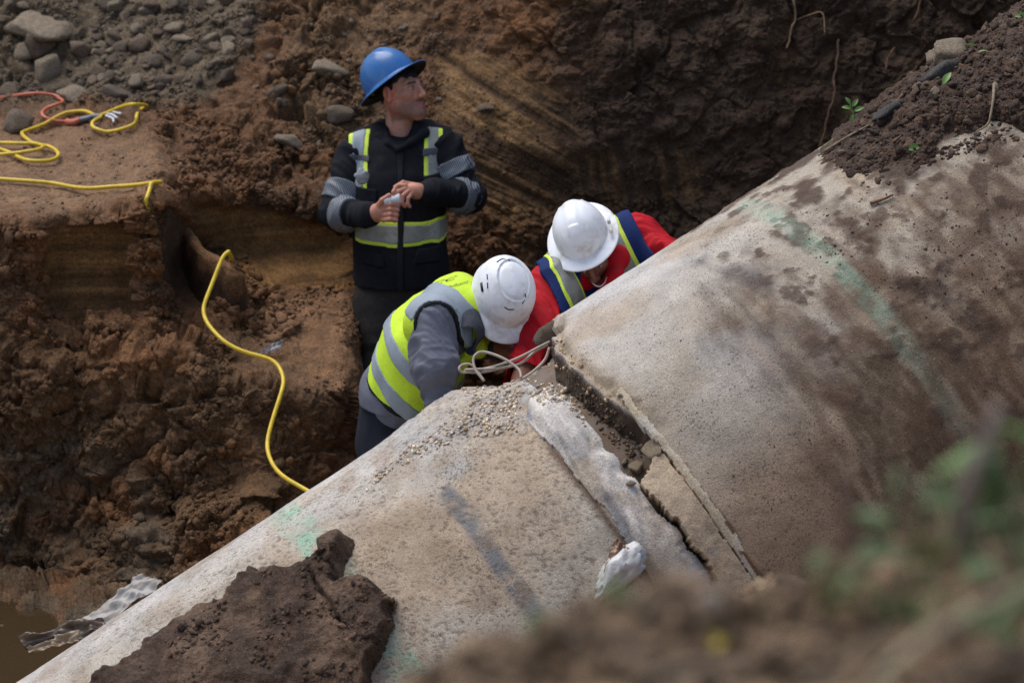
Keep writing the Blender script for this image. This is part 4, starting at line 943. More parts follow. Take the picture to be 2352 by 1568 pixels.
# hood, far sleeve, collar
hood2 = union([cap(W(1070, 684, 9.62), W(1078, 760, 9.52), .040, .046, (.006, 22, .5)), cap(W(1078, 760, 9.52), W(1082, 805, 9.52), .044, .022), cap(W(1070, 680, 9.62), W(1105, 675, 9.72), .036, .036)], .03)
solid("hood", wrinkle(hood2, .005, 14, 39), *bbox([W(1040, 620, 9.45), W(1140, 830, 9.85)], .05), .0055, M_HOOD, man2)
solid("far_sleeve", arm2f, *bbox([f_sh, f_el], .1), .007, M_HOOD, man2)
vf = union([cap(W(1065, 800, 9.62), W(1098, 800, 9.66), .035, .030), cap(W(1098, 800, 9.66), W(1125, 765, 9.72), .030, .018), cap(W(1055, 835, 9.6), W(1075, 815, 9.62), .03, .03)], .02)
solid("vest_front", wrinkle(vf, .006, 14, 40), *bbox([W(1040, 750, 9.5), W(1140, 850, 9.8)], .05), .0055, M_MESHV, man2)
R2 = frame(camv(.16, -.92, -.28), camv(.32, .20, -.92)); o2 = W(1148, 690, 9.62)
fa = surf(union([cap(f_el, f_wr, .043, .032), ell(f_wr + camv(.03, -.02, -.01), (.04, .03, .03)), cap(f_wr, f_wr + camv(.07, -.05, -.03), .014, .01), cap(f_wr, f_wr + camv(.06, -.07, -.02), .014, .01)], .02), *bbox([f_el, f_wr], .12), .005)
hb = surf(union([ell(n_wr + camv(.03, -.06, .0), (.035, .03, .045))] + finger([n_wr + camv(.03, -.08, 0), n_wr + camv(.05, -.13, -.02), n_wr + camv(.06, -.16, 0)], .012, .009) + finger([n_wr + camv(.01, -.08, 0), n_wr + camv(.03, -.14, -.01)], .012, .009)
    + finger([n_wr + camv(.05, -.06, -.01), n_wr + camv(.09, -.09, -.02)], .012, .01) + [cap(n_wr, n_wr + camv(.02, -.05, 0), .03, .03)], .012), *bbox([n_wr], .22), .005)
tb2 = surf(lambda p: union([tor2] + arm2 + [trs2, arm2f, cap(N2, o2, .06, .06)], .03)(p) + .014, np.array([-.95, 8.9, 0.0]), np.array([.25, 10.1, 1.6]), .02)
sk2 = lambda V: np.ones((len(V), 3))*TONE2
body_mesh(man2, [(tb2[0], tb2[1], sk2(tb2[0])), add_head(R2, o2, 1.03, TONE2, .4), (*fa, sk2(fa[0])*1.25), (*hb, sk2(hb[0]))])
link("hair", mesh_np("hair", HAIR_V*1.03 @ R2.T + o2, HAIR_F, M_HAIR), man2)
oh2 = o2 + R2 @ np.array([0, .01, .055])
hat2, _ = add_hat(man2, R2, oh2, M_HATW, False, 'panel', 1.02, None)
bv, bf = box_local((.016, .038, .014))
clipo = R2 @ np.array([-.101, .006, .062]); link("lamp_clip", mesh_np("lamp_clip", bv @ R2.T + oh2 + clipo, bf, M_DKPL), hat2)
def slot(person_hat, R, o, pts, r=.0022):
    P = catmull([R @ np.array(q) + o for q in pts], 5); tube_obj("vent_slot", P, r, M_DKPL, person_hat, 6)
def dome_pt(x, y):
    rr = np.hypot(x/.112, y/.136)**(1/.86); a = math.asin(min(rr, 1)); return np.array([x, y, .136*math.cos(a)**.9 + .0025])*1.02
for pts in [[(-.085, .045), (-.088, .025)], [(-.090, .012), (-.092, -.01)], [(-.045, .085), (-.025, .095), (-.01, .09), (0, .082)], [(-.01, -.10), (-.03, -.098), (-.045, -.088)], [(.02, -.085), (.03, -.072)], [(.035, -.064), (.034, -.05)]]:
    slot(hat2, R2, oh2, [dome_pt(*q) for q in pts])
fix_parent(man2)

# ================================================================== crouching man in red with the navy vest
TONE3 = s2l(132, 84, 66)
man3 = tag(empty("person", (W(1420, 900, 10.3)[0], W(1420, 900, 10.3)[1], 0.2)), "person crouching behind pipe in red shirt, navy vest and full-brim white hard hat", "person")
L3 = nrm(W(1468, 540, 9.97) - W(1262, 660, 9.77)); H3 = W(1440, 840, 10.2); C3 = W(1392, 690, 10.02); S3 = W(1365, 605, 9.90); SP3 = nrm(S3 - H3)
tor3 = etube([(H3, .17, .13), (C3, .185, .135), (S3, .18, .115), (W(1355, 585, 9.86), .09, .08)], L3)
a3 = [W(1268, 660, 9.78), W(1234, 770, 9.62), W(1190, 895, 9.46)]; b3 = [W(1462, 548, 9.97), W(1560, 612, 9.85), W(1600, 740, 9.65)]
arm3 = [cap(a3[0], a3[1], .080, .070, (.012, 30, .9)), cap(a3[1], a3[2], .070, .050, (.012, 32, .8)), cap(b3[0], b3[1], .084, .068, (.013, 30, 1.0)), cap(b3[1], b3[2], .068, .05)]
shirt3 = union([tor3, cap(S3, a3[0], .09, .084), cap(S3, b3[0], .09, .086)] + arm3, .035)
lo3, hi3 = bbox([W(1150, 480, 9.3), W(1650, 480, 10.3), W(1400, 950, 9.6), W(1400, 900, 10.4)], .04)
solid("shirt", wrinkle(shirt3, .005, 10, 45), lo3, hi3, .0065, M_RED, man3)
collar = union([cap(W(1415, 592, 9.80), W(1412, 640, 9.74), .040, .030, (.006, 22, .5)), cap(W(1415, 592, 9.80), W(1395, 560, 9.95), .04, .04), cap(W(1412, 640, 9.74), W(1385, 680, 9.76), .028, .03)], .03)
solid("hood", wrinkle(collar, .005, 16, 46), *bbox([W(1380, 550, 9.7), W(1440, 700, 10.0)], .06), .0055, M_RED, man3)
v3t = etube([(H3, .19, .155), (C3, .198, .155), (S3, .192, .13), (W(1360, 592, 9.88), .11, .10)], L3)
v3u = union([v3t, cap(S3, a3[0] + L3*.02, .104, .094), cap(S3, b3[0] - L3*.02, .104, .095)], .035)
sh3b = union([tor3, cap(S3, a3[0], .09, .084), cap(S3, b3[0], .09, .086), cap(a3[0], a3[1], .086, .076), cap(b3[0], b3[1], .090, .074)], .035)
def v3(p): return smin(v3u(p), sh3b(p) - .010, .02)
LV3 = camv(.89, .45, 0); lat3 = lambda p: (p - S3) @ LV3; F3 = nrm(np.cross(SP3, L3)); F3 = F3 if F3 @ FW < 0 else -F3
nk3 = cap(W(1354, 560, 9.85), W(1376, 690, 9.70), .065, .05)
cl3 = [lambda p: lat3(p) - .212, lambda p: -.200 - lat3(p), lambda p: -nk3(p)]
wr3 = lambda f: wrinkle(f, .007, 8, 47)
solid("vest", wr3(slabclip(v3, .008, *cl3)), lo3, hi3, .006, M_NAVY, man3)
def st3(name, off, l0, l1, mat, *more):
    solid(name, wr3(slabclip(v3, off, lambda p: l0 - lat3(p), lambda p: lat3(p) - l1, lambda p: -nk3(p) - .004, *more, shell=.006)), lo3, hi3, .005, mat, man3, one=True)
st3("lime_tape", .0115, -.158, -.086, M_LIME); st3("reflective_tape", .0145, -.144, -.094, M_TAPED); st3("lime_tape", .0115, .078, .152, M_LIME); st3("reflective_tape", .0145, .086, .134, M_TAPED)
hq = lambda p: (p - S3) @ SP3
st3("cross_tape", .0165, -.160, -.084, M_BIND, lambda p: hq(p) + .095, lambda p: -.125 - hq(p)); st3("cross_tape", .0165, .076, .154, M_BIND, lambda p: hq(p) + .095, lambda p: -.125 - hq(p))
R3 = frame(camv(.12, -.70, -.62), camv(-.36, .62, -.70)); o3 = W(1350, 583, 9.80)
kn3 = [W(1400, 900, 9.95), W(1480, 900, 9.95)]; ft3 = [np.array([W(1400, 900, 10.2)[0], 9.75, .2]), np.array([W(1480, 900, 10.3)[0], 9.85, .22])]
trs3 = union([etube([(H3 - [0, 0, .1], .17, .13), (H3, .17, .13)], L3)] + [q for k in (0, 1) for q in (cap(H3 + L3*(.18*k - .09), kn3[k], .1, .08), cap(kn3[k], ft3[k], .08, .06))], .05)
solid("trousers", trs3, *bbox([H3, *kn3, *ft3], .22), .012, M_NAVYP, man3)
for q in ft3: solid("boot", union([cap(q, q + [0, -.16, -.03], .05, .042), cap(q + [0, 0, .08], q, .058, .055)], .03), q - [.12, .26, .12], q + [.14, .12, .18], .012, M_DKPL, man3)
tb3 = surf(lambda p: union([tor3] + arm3 + [trs3, cap(S3, o3, .06, .06)], .03)(p) + .014, *bbox([lo3, hi3, *ft3], .05), .02)
h3 = []
for q, dr in ((a3[2], camv(-.03, -.08, -.03)), (b3[2], camv(-.01, -.08, -.05))):
    dr = np.asarray(dr); u = nrm(dr); sd = nrm(np.cross(u, FW)); fs = [ell(q + dr*.8, (.04, .035, .04)), cap(q, q + dr*.6, .03, .033)]
    for k in range(4): fs += finger([q + dr*1.1 + sd*(.016*k - .024), q + dr*1.7 + sd*(.017*k - .026), q + dr*2.0 + sd*(.016*k - .024) - FW*.03], .0105, .008)
    fs += finger([q + dr*.7 + sd*.035, q + dr*1.1 + sd*.06, q + dr*1.4 + sd*.06], .012, .009); h3.append(surf(union(fs, .008), *bbox([q, q + dr*2.2], .09), .004))
sk3 = lambda V: np.ones((len(V), 3))*TONE3
body_mesh(man3, [(tb3[0], tb3[1], sk3(tb3[0])), add_head(R3, o3, 1.03, TONE3, .65)] + [(*h, sk3(h[0])) for h in h3])
link("hair", mesh_np("hair", HAIR_V*1.03 @ R3.T + o3, HAIR_F, M_HAIR), man3)
oh3 = W(1335, 537, 9.74)
hat3, _ = add_hat(man3, R3, oh3, M_HATW, True, 'top', .93, None)
bv, bf = box_local((.012, .034, .012))
for y, z in ((-.045, .012), (.0, .018)): link("accessory_slot", mesh_np("accessory_slot", bv @ R3.T + oh3 + R3 @ np.array([.118, y, z]), bf, M_HATW), hat3)
ch = catmull([W(1356, 640, 9.70), W(1364, 653, 9.675), W(1376, 658, 9.67), W(1388, 650, 9.68), W(1394, 636, 9.71)], 6)
M_SILV, nt_, b_ = node_mat("silver_chain"); b_.inputs["Metallic"].default_value = 1; b_.inputs["Base Color"].default_value = (.8, .78, .74, 1); b_.inputs["Roughness"].default_value = .3
tube_obj("necklace", ch, .0022, M_SILV, man3, 6)
fix_parent(man3)
# ------------------------------------------------------------------ loose things
rng = np.random.default_rng(7); random.seed(7)
def ico(sub):
    bm = bmesh.new(); bmesh.ops.create_icosphere(bm, subdivisions=sub, radius=1.0)
    V = np.array([v.co[:] for v in bm.verts]); Fl = np.array([[v.index for v in f.verts] for f in bm.faces]); bm.free(); return V, Fl
def rock_shape(seed, sub=3, planes=11, round_=0.0, rough=.05):
    r = np.random.default_rng(seed); V, Fl = ico(sub); n = r.normal(size=(planes, 3)); n /= np.linalg.norm(n, axis=1, keepdims=True); d = r.uniform(.46, .82, planes)
    q = V @ n.T; sup = np.where(q > .05, d/np.maximum(q, .05), 9).min(1); sup = np.minimum(sup, 1.15)
    sup = sup*(1 - round_) + round_*.9; sup = sup*(1 + rough*fbm(V*3 + seed, 3, seed) + rough*.6*fbm(V*9 + seed, 3, seed + 3)); return V*sup[:, None], Fl
def rot_rand(r):
    q = r.normal(size=4); q /= np.linalg.norm(q); w, x, y, z = q
    return np.array([[1 - 2*(y*y + z*z), 2*(x*y - z*w), 2*(x*z + y*w)], [2*(x*y + z*w), 1 - 2*(x*x + z*z), 2*(y*z - x*w)], [2*(x*z - y*w), 2*(y*z + x*w), 1 - 2*(x*x + y*y)]])
def stone_mat(name, c, c2, rnd=0.35):
    m, nt, b = node_mat(name); co = ncoord(nt); oi = nt.nodes.new("ShaderNodeObjectInfo")
    k = nramp(nt, nnoise(nt, 7, 6, 0.7, co), [(0.35, 0.0), (0.65, 1.0)]); col = nmix(nt, k, c, c2)
    v = nt.nodes.new("ShaderNodeMapRange"); nt.links.new(oi.outputs["Random"], v.inputs[0]); v.inputs[3].default_value = 1 - rnd; v.inputs[4].default_value = 1 + rnd
    col = nmix(nt, 1.0, col, v.outputs[0], 'MULTIPLY'); k2 = nramp(nt, nnoise(nt, 30, 4, 0.7, co), [(0.3, 0.75), (0.7, 1.2)])
    nt.links.new(nmix(nt, 1.0, col, k2, 'MULTIPLY'), b.inputs["Base Color"]); b.inputs["Roughness"].default_value = 0.85
    nbump(nt, b, nnoise(nt, 26, 6, 0.7, co), 0.6, 0.04); return m
M_ROCK = stone_mat("rubble_stone", s2l(128, 108, 88), s2l(92, 76, 60)); M_PALE = stone_mat("pale_stone", s2l(158, 142, 118), s2l(120, 104, 84), .15)
M_GREYR = stone_mat("grey_stone", s2l(124, 107, 88), s2l(92, 78, 63), .2); M_DARKR = stone_mat("dark_slate", s2l(90, 86, 82), s2l(62, 58, 55), .1); M_WHITE = stone_mat("white_pebble", s2l(206, 196, 180), s2l(168, 150, 126), .1)
ROCKS = [rock_shape(20 + k, 3, 13 + k % 4, 0.0, .03) for k in range(8)]
def rock(px, py, wpx, asp, mat, label, group=None, bvh=None, sink=.3, tilt=None, var=None, seed=None, pos=None, nn=None, name="rock", cat="rock"):
    p, n = (pos, nn) if pos is not None else hit(px, py, bvh)
    if p is None: return None
    d = (p - CC) @ FW; s = wpx/2/FP*d*1.42; r = np.random.default_rng(seed if seed is not None else int(px*7 + py*13) % 100000)
    k = r.integers(0, 8) if var is None else var
    me = ROCKME.get((k, mat.name))
    if me is None: me = ROCKME[(k, mat.name)] = mesh_np("rock", ROCKS[k][0], ROCKS[k][1], mat, smooth_shade=False)
    o = link(name, me); h = s*asp
    up = Vector(n).lerp(Vector((0, 0, 1)), .5); q = up.to_track_quat('Z', 'Y').to_matrix() @ Matrix.Rotation(r.uniform(0, 6.28), 3, 'Z') if tilt is None else Matrix.Rotation(tilt, 3, 'Y')
    o.rotation_euler = q.to_euler(); o.scale = (s, s*r.uniform(.6, 1.0), h); o.location = Vector(p) + Vector(n)*(h*(1 - 2*sink)*.7)
    return tag(o, label, cat, group)
ROCKME = {}
def L(d): return [tuple(x) for x in d]
big = [(110, 52, 165, .30, M_PALE, "large flat pale slab lying across the top of the rubble", 0.05), (98, 92, 85, .5, M_ROCK, "lumpy brown rock tucked under the large pale slab", None),
 (52, 124, 62, .75, M_PALE, "tan blocky rock below the slab near the picture edge", None), (122, 166, 62, 1.0, M_PALE, "tall pointed pale rock leaning in the rubble", .5),
 (38, 206, 58, .7, M_GREYR, "grey boulder just above the orange cord", None), (168, 224, 82, .35, M_PALE, "long flat pale rock at the foot of the rubble", .1),
 (268, 220, 66, .5, M_GREYR, "dark grey wedge rock at the foot of the rubble", .3), (316, 188, 34, .9, M_PALE, "small pale triangular stone in mid rubble", None),
 (322, 100, 46, .75, M_ROCK, "rounded brown rock in the middle of the rubble", None), (430, 90, 62, .25, M_PALE, "thin pale splinter of stone lying flat in rubble", -.05),
 (438, 140, 52, .6, M_GREYR, "grey blocky rock right of the thin pale splinter", None), (36, 294, 62, .78, M_GREYR, "dark round rock on the ledge beside the yellow cord", None),
 (752, 170, 76, .42, M_PALE, "pale flat rock on the slope behind the blue hard hat", .1), (774, 258, 70, .62, M_GREYR, "grey rounded rock beside the standing person's shoulder", -.3),
 (662, 320, 54, .5, M_PALE, "tan rock in the brown clods left of standing person", .3), (642, 208, 50, .5, M_ROCK, "brown slab of earth-coloured rock tilted on the slope", -.7),
 (520, 178, 34, 1.1, M_GREYR, "upright grey oval stone between rubble and slope", None), (1118, 250, 40, .5, M_GREYR, "small grey stone beside the scraped wall right of standing person", None),
 (185, 120, 48, .8, M_ROCK, "brown rock with blue-grey stain beside pointed pale rock", None), (400, 72, 40, .7, M_PALE, "small pale stone above the thin splinter", None)]
for px, py, w, a, m, lab, ti in big: rock(px, py, w, a, m, lab, tilt=ti, sink=.25)
KIND = [(M_ROCK, "brown"), (M_ROCK, "brown"), (M_PALE, "pale tan"), (M_GREYR, "dark grey")]
n = 0
while n < 170:
    px, py = rng.uniform(-5, 600), rng.uniform(2, 228)
    if px > 640 - 0.9*py and rng.random() < .8: continue
    w = min(11 + rng.exponential(11), 46)
    if any(abs(px - b[0]) < b[2]*.5 + w*.3 and abs(py - b[1]) < b[2]*b[3]*.6 + w*.3 for b in big): continue
    m, cn = KIND[rng.integers(0, 4)]; sz = "fist-sized" if w > 24 else "small"
    rock(px, py, w, rng.uniform(.45, .9), m, sz + " " + cn + " stone among the rubble of the upper slope", sz + " " + cn + " rubble stones", sink=.42, seed=n); n += 1
for k in range(40):
    px, py = rng.uniform(620, 1010), rng.uniform(10, 330)
    if 830 < px < 1000 and py > 90: continue
    m, cn = KIND[rng.integers(1, 4)]
    rock(px, py, rng.uniform(8, 20), rng.uniform(.5, .9), m, "small " + cn + " stone set in the brown slope around the standing person", cn + " slope stones", sink=.3, seed=900 + k)

# clods and grit: too many to count
CL = [rock_shape(60 + k, 1, 12, .0, .3) for k in range(10)]; CLH = [rock_shape(80 + k, 2, 12, .0, .35) for k in range(10)]
def scatter(name, pts, nrms, sizes, cols, mat, label, shapes=CL, flat=.75, lift=.25, kind="stuff"):
    k = rng.integers(0, len(shapes), len(pts)); Vs, Fs, Cs, o = [], [], [], 0
    for j, (V, Fl) in enumerate(shapes):
        ii = np.where(k == j)[0]
        if len(ii) == 0: continue
        q = rng.normal(size=(len(ii), 4)); q /= np.linalg.norm(q, axis=1, keepdims=True); w, x, y, z = q.T
        R = np.stack([np.stack([1 - 2*(y*y + z*z), 2*(x*y - z*w), 2*(x*z + y*w)], -1), np.stack([2*(x*y + z*w), 1 - 2*(x*x + z*z), 2*(y*z - x*w)], -1), np.stack([2*(x*z - y*w), 2*(y*z + x*w), 1 - 2*(x*x + y*y)], -1)], 1)
        P = np.einsum('nij,nvj->nvi', R, V[None]*rng.uniform(.5, 1.35, (len(ii), 1, 3)))*sizes[ii][:, None, None]; N = nrms[ii][:, None]
        P = P - N*((P*N).sum(-1, keepdims=True))*(1 - flat) + pts[ii][:, None] + N*(sizes[ii]*lift)[:, None, None]
        Vs.append(P.reshape(-1, 3)); Fs.append((Fl[None] + (np.arange(len(ii))*len(V))[:, None, None]).reshape(-1, 3) + o); Cs.append(np.repeat(cols[ii], len(V), 0)); o += len(ii)*len(V)
    ob = link(name, mesh_np(name, np.vstack(Vs), np.vstack(Fs), mat, np.vstack(Cs), smooth_shade=False)); return tag(ob, label, None, None, kind)
def sample(n, region, h=hit):
    P, N = [], []
    for px, py in (region(n) if callable(region) else region):
        p, q = h(px, py)
        if p is not None: P.append(p); N.append(q)
    return np.array(P), np.array(N)
def in_poly(poly, dens=None):
    a = np.array(poly); lo, hi = a.min(0), a.max(0)
    def f(n):
        out = []; c = 0
        while c < n:
            q = rng.uniform(lo, hi, (n*3, 2)); q = q[poly_sd(q[:, 0], q[:, 1], poly) > 0]
            if dens is not None: q = q[vnoise(np.stack([q[:, 0]*dens, q[:, 1]*dens, q[:, 0]*0], -1), 77) > rng.uniform(-.3, .7, len(q))]
            out.append(q); c += len(q)
        return np.vstack(out)[:n]
    return f
BR1, BR2, BR3 = s2l(104, 72, 50), s2l(84, 60, 44), s2l(124, 88, 60)
def browns(n, pal=(BR1, BR2, BR3)): return np.array(pal)[rng.integers(0, len(pal), n)]*rng.uniform(.75, 1.2, (n, 1))*.92
M_CLOD = soil_mat("soil_clod", 0.7, scale=1.0)
def clod_field(poly, n, smin_, smax, mat, name, label, shapes=CL, dens=.012, tint=None, lift=.05):
    P, N, C = [], [], []
    for px, py in in_poly(poly, dens)(n):
        p, q, c = hit_col(px, py)
        if p is not None: P.append(p); N.append(q); C.append(c)
    P, N, C = np.array(P), np.array(N), np.array(C); sz = smin_ + (smax - smin_)*rng.random(len(P))**3.0
    C = C*rng.uniform(.8, 1.25, (len(P), 1))
    if tint is not None: k = rng.random((len(P), 1)) < .3; C = np.where(k, np.asarray(tint)*.85, C)
    scatter(name, P, N, sz, C, mat, label, shapes, .8, lift)
clod_field([(330, 240), (700, 120), (860, 130), (850, 340), (790, 500), (640, 480), (420, 430)], 700, .010, .034, M_CLOD, "dirt", "loose brown clods on the slope behind the standing person", CLH)
clod_field([(330, 240), (700, 120), (860, 130), (850, 340), (790, 500), (640, 480), (420, 430)], 3200, .004, .013, M_CLOD, "dirt", "fine crumbs on the slope behind the standing person")
bankp = [(0, 520), (100, 540), (115, 720), (330, 760), (520, 770), (600, 900), (760, 1000), (600, 1200), (330, 1380), (150, 1330), (0, 1290)]
clod_field(bankp, 900, .010, .036, M_CLOD, "dirt", "crumbled clods covering the lower bank above the water", CLH); clod_field(bankp, 4200, .004, .013, M_CLOD, "dirt", "fine crumbs covering the lower bank above the water")
clod_field([(312, 480), (350, 462), (395, 470), (380, 560), (360, 640), (420, 740), (345, 770), (320, 640)], 420, .008, .026, M_CLOD, "dirt", "clods on the rib between two scraped hollows", CLH, None)
clod_field([(490, 600), (560, 590), (640, 680), (700, 750), (600, 790), (500, 740)], 420, .010, .042, M_CLOD, "dirt", "heap of clods at the end of the earth fin", CLH, None)
clod_field([(-5, 2), (640, 2), (560, 120), (420, 240), (-5, 232)], 5200, .003, .018, M_CLOD, "gravel", "fine grey rubble and grit on the upper slope", CL, .02, s2l(134, 118, 98))
clod_field([(640, 2), (1130, 2), (1060, 120), (1010, 300), (860, 300), (700, 320)], 3400, .003, .013, M_CLOD, "gravel", "fine brown gravel around the standing person's head", CL, .02, s2l(140, 114, 90))
clod_field([(0, 240), (300, 300), (420, 420), (330, 465), (0, 500)], 420, .003, .014, M_CLOD, "dirt", "crumbs of earth strewn over the smooth ledge", CL, .03)
clod_field([(1000, 470), (1250, 480), (1700, 430), (1560, 560), (1250, 620), (1030, 640)], 500, .008, .03, M_CLOD, "dirt", "clods at the foot of the dark cut wall", CLH)
clod_field([(1000, 300), (1300, 2), (2300, 2), (1900, 330), (1650, 430), (1330, 520)], 1600, .003, .013, M_CLOD, "dirt", "crumbs and grit stuck in the dark cut wall", CL, .01, s2l(92, 76, 60))
clod_field([(560, 780), (700, 660), (840, 640), (850, 900), (700, 900)], 700, .003, .018, M_CLOD, "dirt", "crumbs on the muddy bench below the hollow", CL)

# thin fin of earth left between two bucket cuts
def fin():
    c = catmull([WY(380, 455, 10.95), WY(402, 482, 10.75), WY(432, 530, 10.52), WY(468, 572, 10.34), WY(515, 600, 10.18), WY(540, 624, 10.12), WY(556, 665, 10.25), WY(566, 720, 10.45)], 14)
    n = len(c); w = np.linspace(.020, .030, n); T = np.gradient(c, axis=0); T /= np.linalg.norm(T, axis=1, keepdims=True)
    sidev = np.cross(T, [0, 0, 1]); sidev /= np.linalg.norm(sidev, axis=1, keepdims=True)
    prof = [(-1.9, -.55), (-1.5, -.3), (-1.15, -.1), (-1.0, -.015), (-.6, 0), (0, .004), (.6, 0), (1.0, -.015), (1.2, -.1), (1.9, -.3), (3.0, -.5)]
    rows = []
    pr = np.array(prof); tt = np.linspace(0, 1, 60); pa = np.stack([np.interp(tt, np.linspace(0, 1, len(pr)), pr[:, 0]), np.interp(tt, np.linspace(0, 1, len(pr)), pr[:, 1])], -1)
    for a, z in pa: rows.append(c + sidev*(a*w)[:, None] + np.array([0, 0, z]))
    P = np.stack(rows, 0); N = grid_normals(P); g = fbm(P*np.array([8, 8, 30.0]), 3, 141); P = P + N*(.006*g + .010*fbm(P*16, 3, 142))[..., None]
    col = np.ones(P.shape)*s2l(136, 98, 62)*.86; k = smooth(-.02, -.14, (P[..., 2] - c[None, :, 2]))[..., None]; col = col*(1 - k) + k*s2l(82, 56, 40)*.86  # top strip painted lighter as if lit, flanks darker as shade
    return P.reshape(-1, 3), grid_faces(*P.shape[:2]), col.reshape(-1, 3)
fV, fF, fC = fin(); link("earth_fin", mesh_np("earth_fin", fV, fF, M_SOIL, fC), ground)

# ------------------------------------------------------------------ mud, soil, grit and stones on the pipe
def barrel_patch(name, s0, s1, p0, p1, ds, poly, r0, thick, edge_px, seed, colfn, mat, jag=16, lump=.6):
    S, PH = cyl_grid(s0, s1, p0, p1, ds, r0); P = ppos(S, PH, r0); px, py, _ = proj(P)
    sdv = poly_sd(px, py, poly) + jag*fbm(P*13, 4, seed); ins = sdv > 0; e = smooth(0, edge_px, sdv)
    c = clods(P, [.05, .025, .013], seed + 1); R, col = colfn(S, PH, P, e, c, r0, thick, lump)
    V = ppos(S, PH, R).reshape(-1, 3); Fq = grid_faces(*S.shape); V, Fq, cc, s_, p_ = keep_faces(V, Fq, ins.ravel(), col.reshape(-1, 3), S.ravel(), PH.ravel())
    return V, Fq, cc
def mud_fn(S, PH, P, e, c, r0, thick, lump):
    plane = smooth(-.35, .35, fbm(P*2.6, 3, 151) + .25); ridge = fbm(P*5, 4, 152)
    rgh = np.clip(1 - plane*1.15, 0, 1) + .7*(1 - e); R = r0 - .012 + thick*e*(1 + .6*ridge) + .015*np.abs(fbm(P*9, 3, 156)) + (.15 + rgh)*lump*c*1.2 + .005*fbm(P*40, 3, 153)
    crack = smooth(.012, .0, np.abs(S + 1.30 + .02*fbm(np.stack([PH*.25, PH*0, PH*0], -1), 4, 154)))*smooth(42, 46, PH)*smooth(62, 56, PH); R -= .03*crack
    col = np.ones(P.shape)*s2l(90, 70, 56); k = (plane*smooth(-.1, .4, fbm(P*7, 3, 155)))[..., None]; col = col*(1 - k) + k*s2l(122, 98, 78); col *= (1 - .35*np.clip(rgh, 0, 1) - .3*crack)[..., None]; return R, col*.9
mud_poly = [(215, 1600), (330, 1505), (345, 1480), (430, 1428), (455, 1402), (520, 1395), (560, 1345), (600, 1318), (615, 1333), (650, 1308), (680, 1322), (720, 1300), (740, 1270), (790, 1230), (818, 1240), (814, 1280), (790, 1312), (785, 1348), (840, 1328), (872, 1345), (908, 1388), (902, 1430), (890, 1480), (862, 1530), (850, 1600), (830, 1700), (180, 1700)]
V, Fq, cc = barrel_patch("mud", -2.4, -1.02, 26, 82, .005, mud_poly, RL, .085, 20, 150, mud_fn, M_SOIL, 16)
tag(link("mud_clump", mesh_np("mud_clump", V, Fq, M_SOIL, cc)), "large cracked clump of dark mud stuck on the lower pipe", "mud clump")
m_bvh = make_bvh(bpy.data.objects['mud_clump'])
def m_hit(px, py): p, n_ = hit(px, py, m_bvh); return p, n_
MUDP = in_poly([(300, 1545), (430, 1420), (600, 1310), (810, 1225), (920, 1390), (870, 1568), (400, 1568)], .02)
for n_s, a_, b_, shp in ((260, .006, .020, CLH), (900, .002, .008, CL)):
    P, N = sample(n_s, MUDP, m_hit); scatter('dirt', P, N, a_ + (b_ - a_)*rng.random(len(P))**2.5, browns(len(P), (s2l(100, 78, 62), s2l(84, 66, 54), s2l(118, 94, 76))), M_CLOD, ('coarse' if shp is CLH else 'fine') + ' mud crumbs on and around the mud clump', shp, .8, 0)
def soil_fn(S, PH, P, e, c, r0, thick, lump):
    k_ = smooth(1.0, 1.5, S); R = r0 - .012 + (.35 + .65*k_)*thick*e*(1 + .5*fbm(P*4, 3, 161)) + (.4 + .6*k_)*lump*c*(.3 + .7*e) + .004*fbm(P*40, 3, 163)
    col = np.ones(P.shape)*s2l(88, 68, 54); k = smooth(0, .4, fbm(P*8, 3, 164))[..., None]; col = col*(1 - k) + k*s2l(102, 79, 63); return R, col*.9
soil_poly = [(1850, 372), (1870, 330), (1950, 270), (2010, 220), (2060, 160), (2130, 90), (2240, 20), (2352, -60), (2700, -300), (2700, 150), (2420, 300), (2352, 322), (2290, 296), (2230, 318), (2165, 335), (2145, 378), (2080, 404), (2000, 436), (1960, 418), (1900, 392)]
V, Fq, cc = barrel_patch("soil", .95, 3.2, -40, 60, .007, soil_poly, RR - .012, .045, 40, 160, soil_fn, M_SOIL, 34, .8)
soil_top = tag(link("soil", mesh_np("soil", V, Fq, M_SOIL, cc)), "dark crumbly soil heaped over the crown of the upper pipe", kind="stuff")
s_bvh = make_bvh(soil_top)
def s_hit(px, py):
    p, n_ = hit(px, py, s_bvh)
    return (p, n_) if p is not None else p_hit(px, py)
DK = (s2l(92, 72, 57), s2l(76, 60, 49), s2l(112, 90, 72))
for n_s, s0_, s1_, shp in ((420, .008, .026, CLH), (2200, .003, .011, CL)):
    P, N = sample(n_s, in_poly([(1880, 360), (2060, 200), (2352, 0), (2352, 320), (2160, 370), (2000, 440)]), s_hit); scatter("dirt", P, N, s0_ + (s1_ - s0_)*rng.random(len(P))**2.5, browns(len(P), DK), M_CLOD, ("larger clods" if shp is CLH else "fine dark crumbs") + " on the soil heap over the upper pipe", shp, .8, .0)
P, N = sample(450, in_poly([(1690, 470), (1900, 380), (2352, 320), (2352, 700), (2150, 760), (1950, 660)], .014), s_hit); scatter("dirt", P, N, .002 + .006*rng.random(len(P))**2, browns(len(P), DK), M_CLOD, "dark crumbs of soil sprinkled on the upper pipe below the heap", CL, .5, 0)
P, N = sample(260, in_poly([(1330, 760), (1700, 500), (2200, 700), (2100, 1200), (1760, 1260)]), p_hit); scatter("dirt", P, N, .0015 + .004*rng.random(len(P))**3, browns(len(P), DK), M_CLOD, "specks of dirt on the side of the upper pipe", CL, .5, 0)
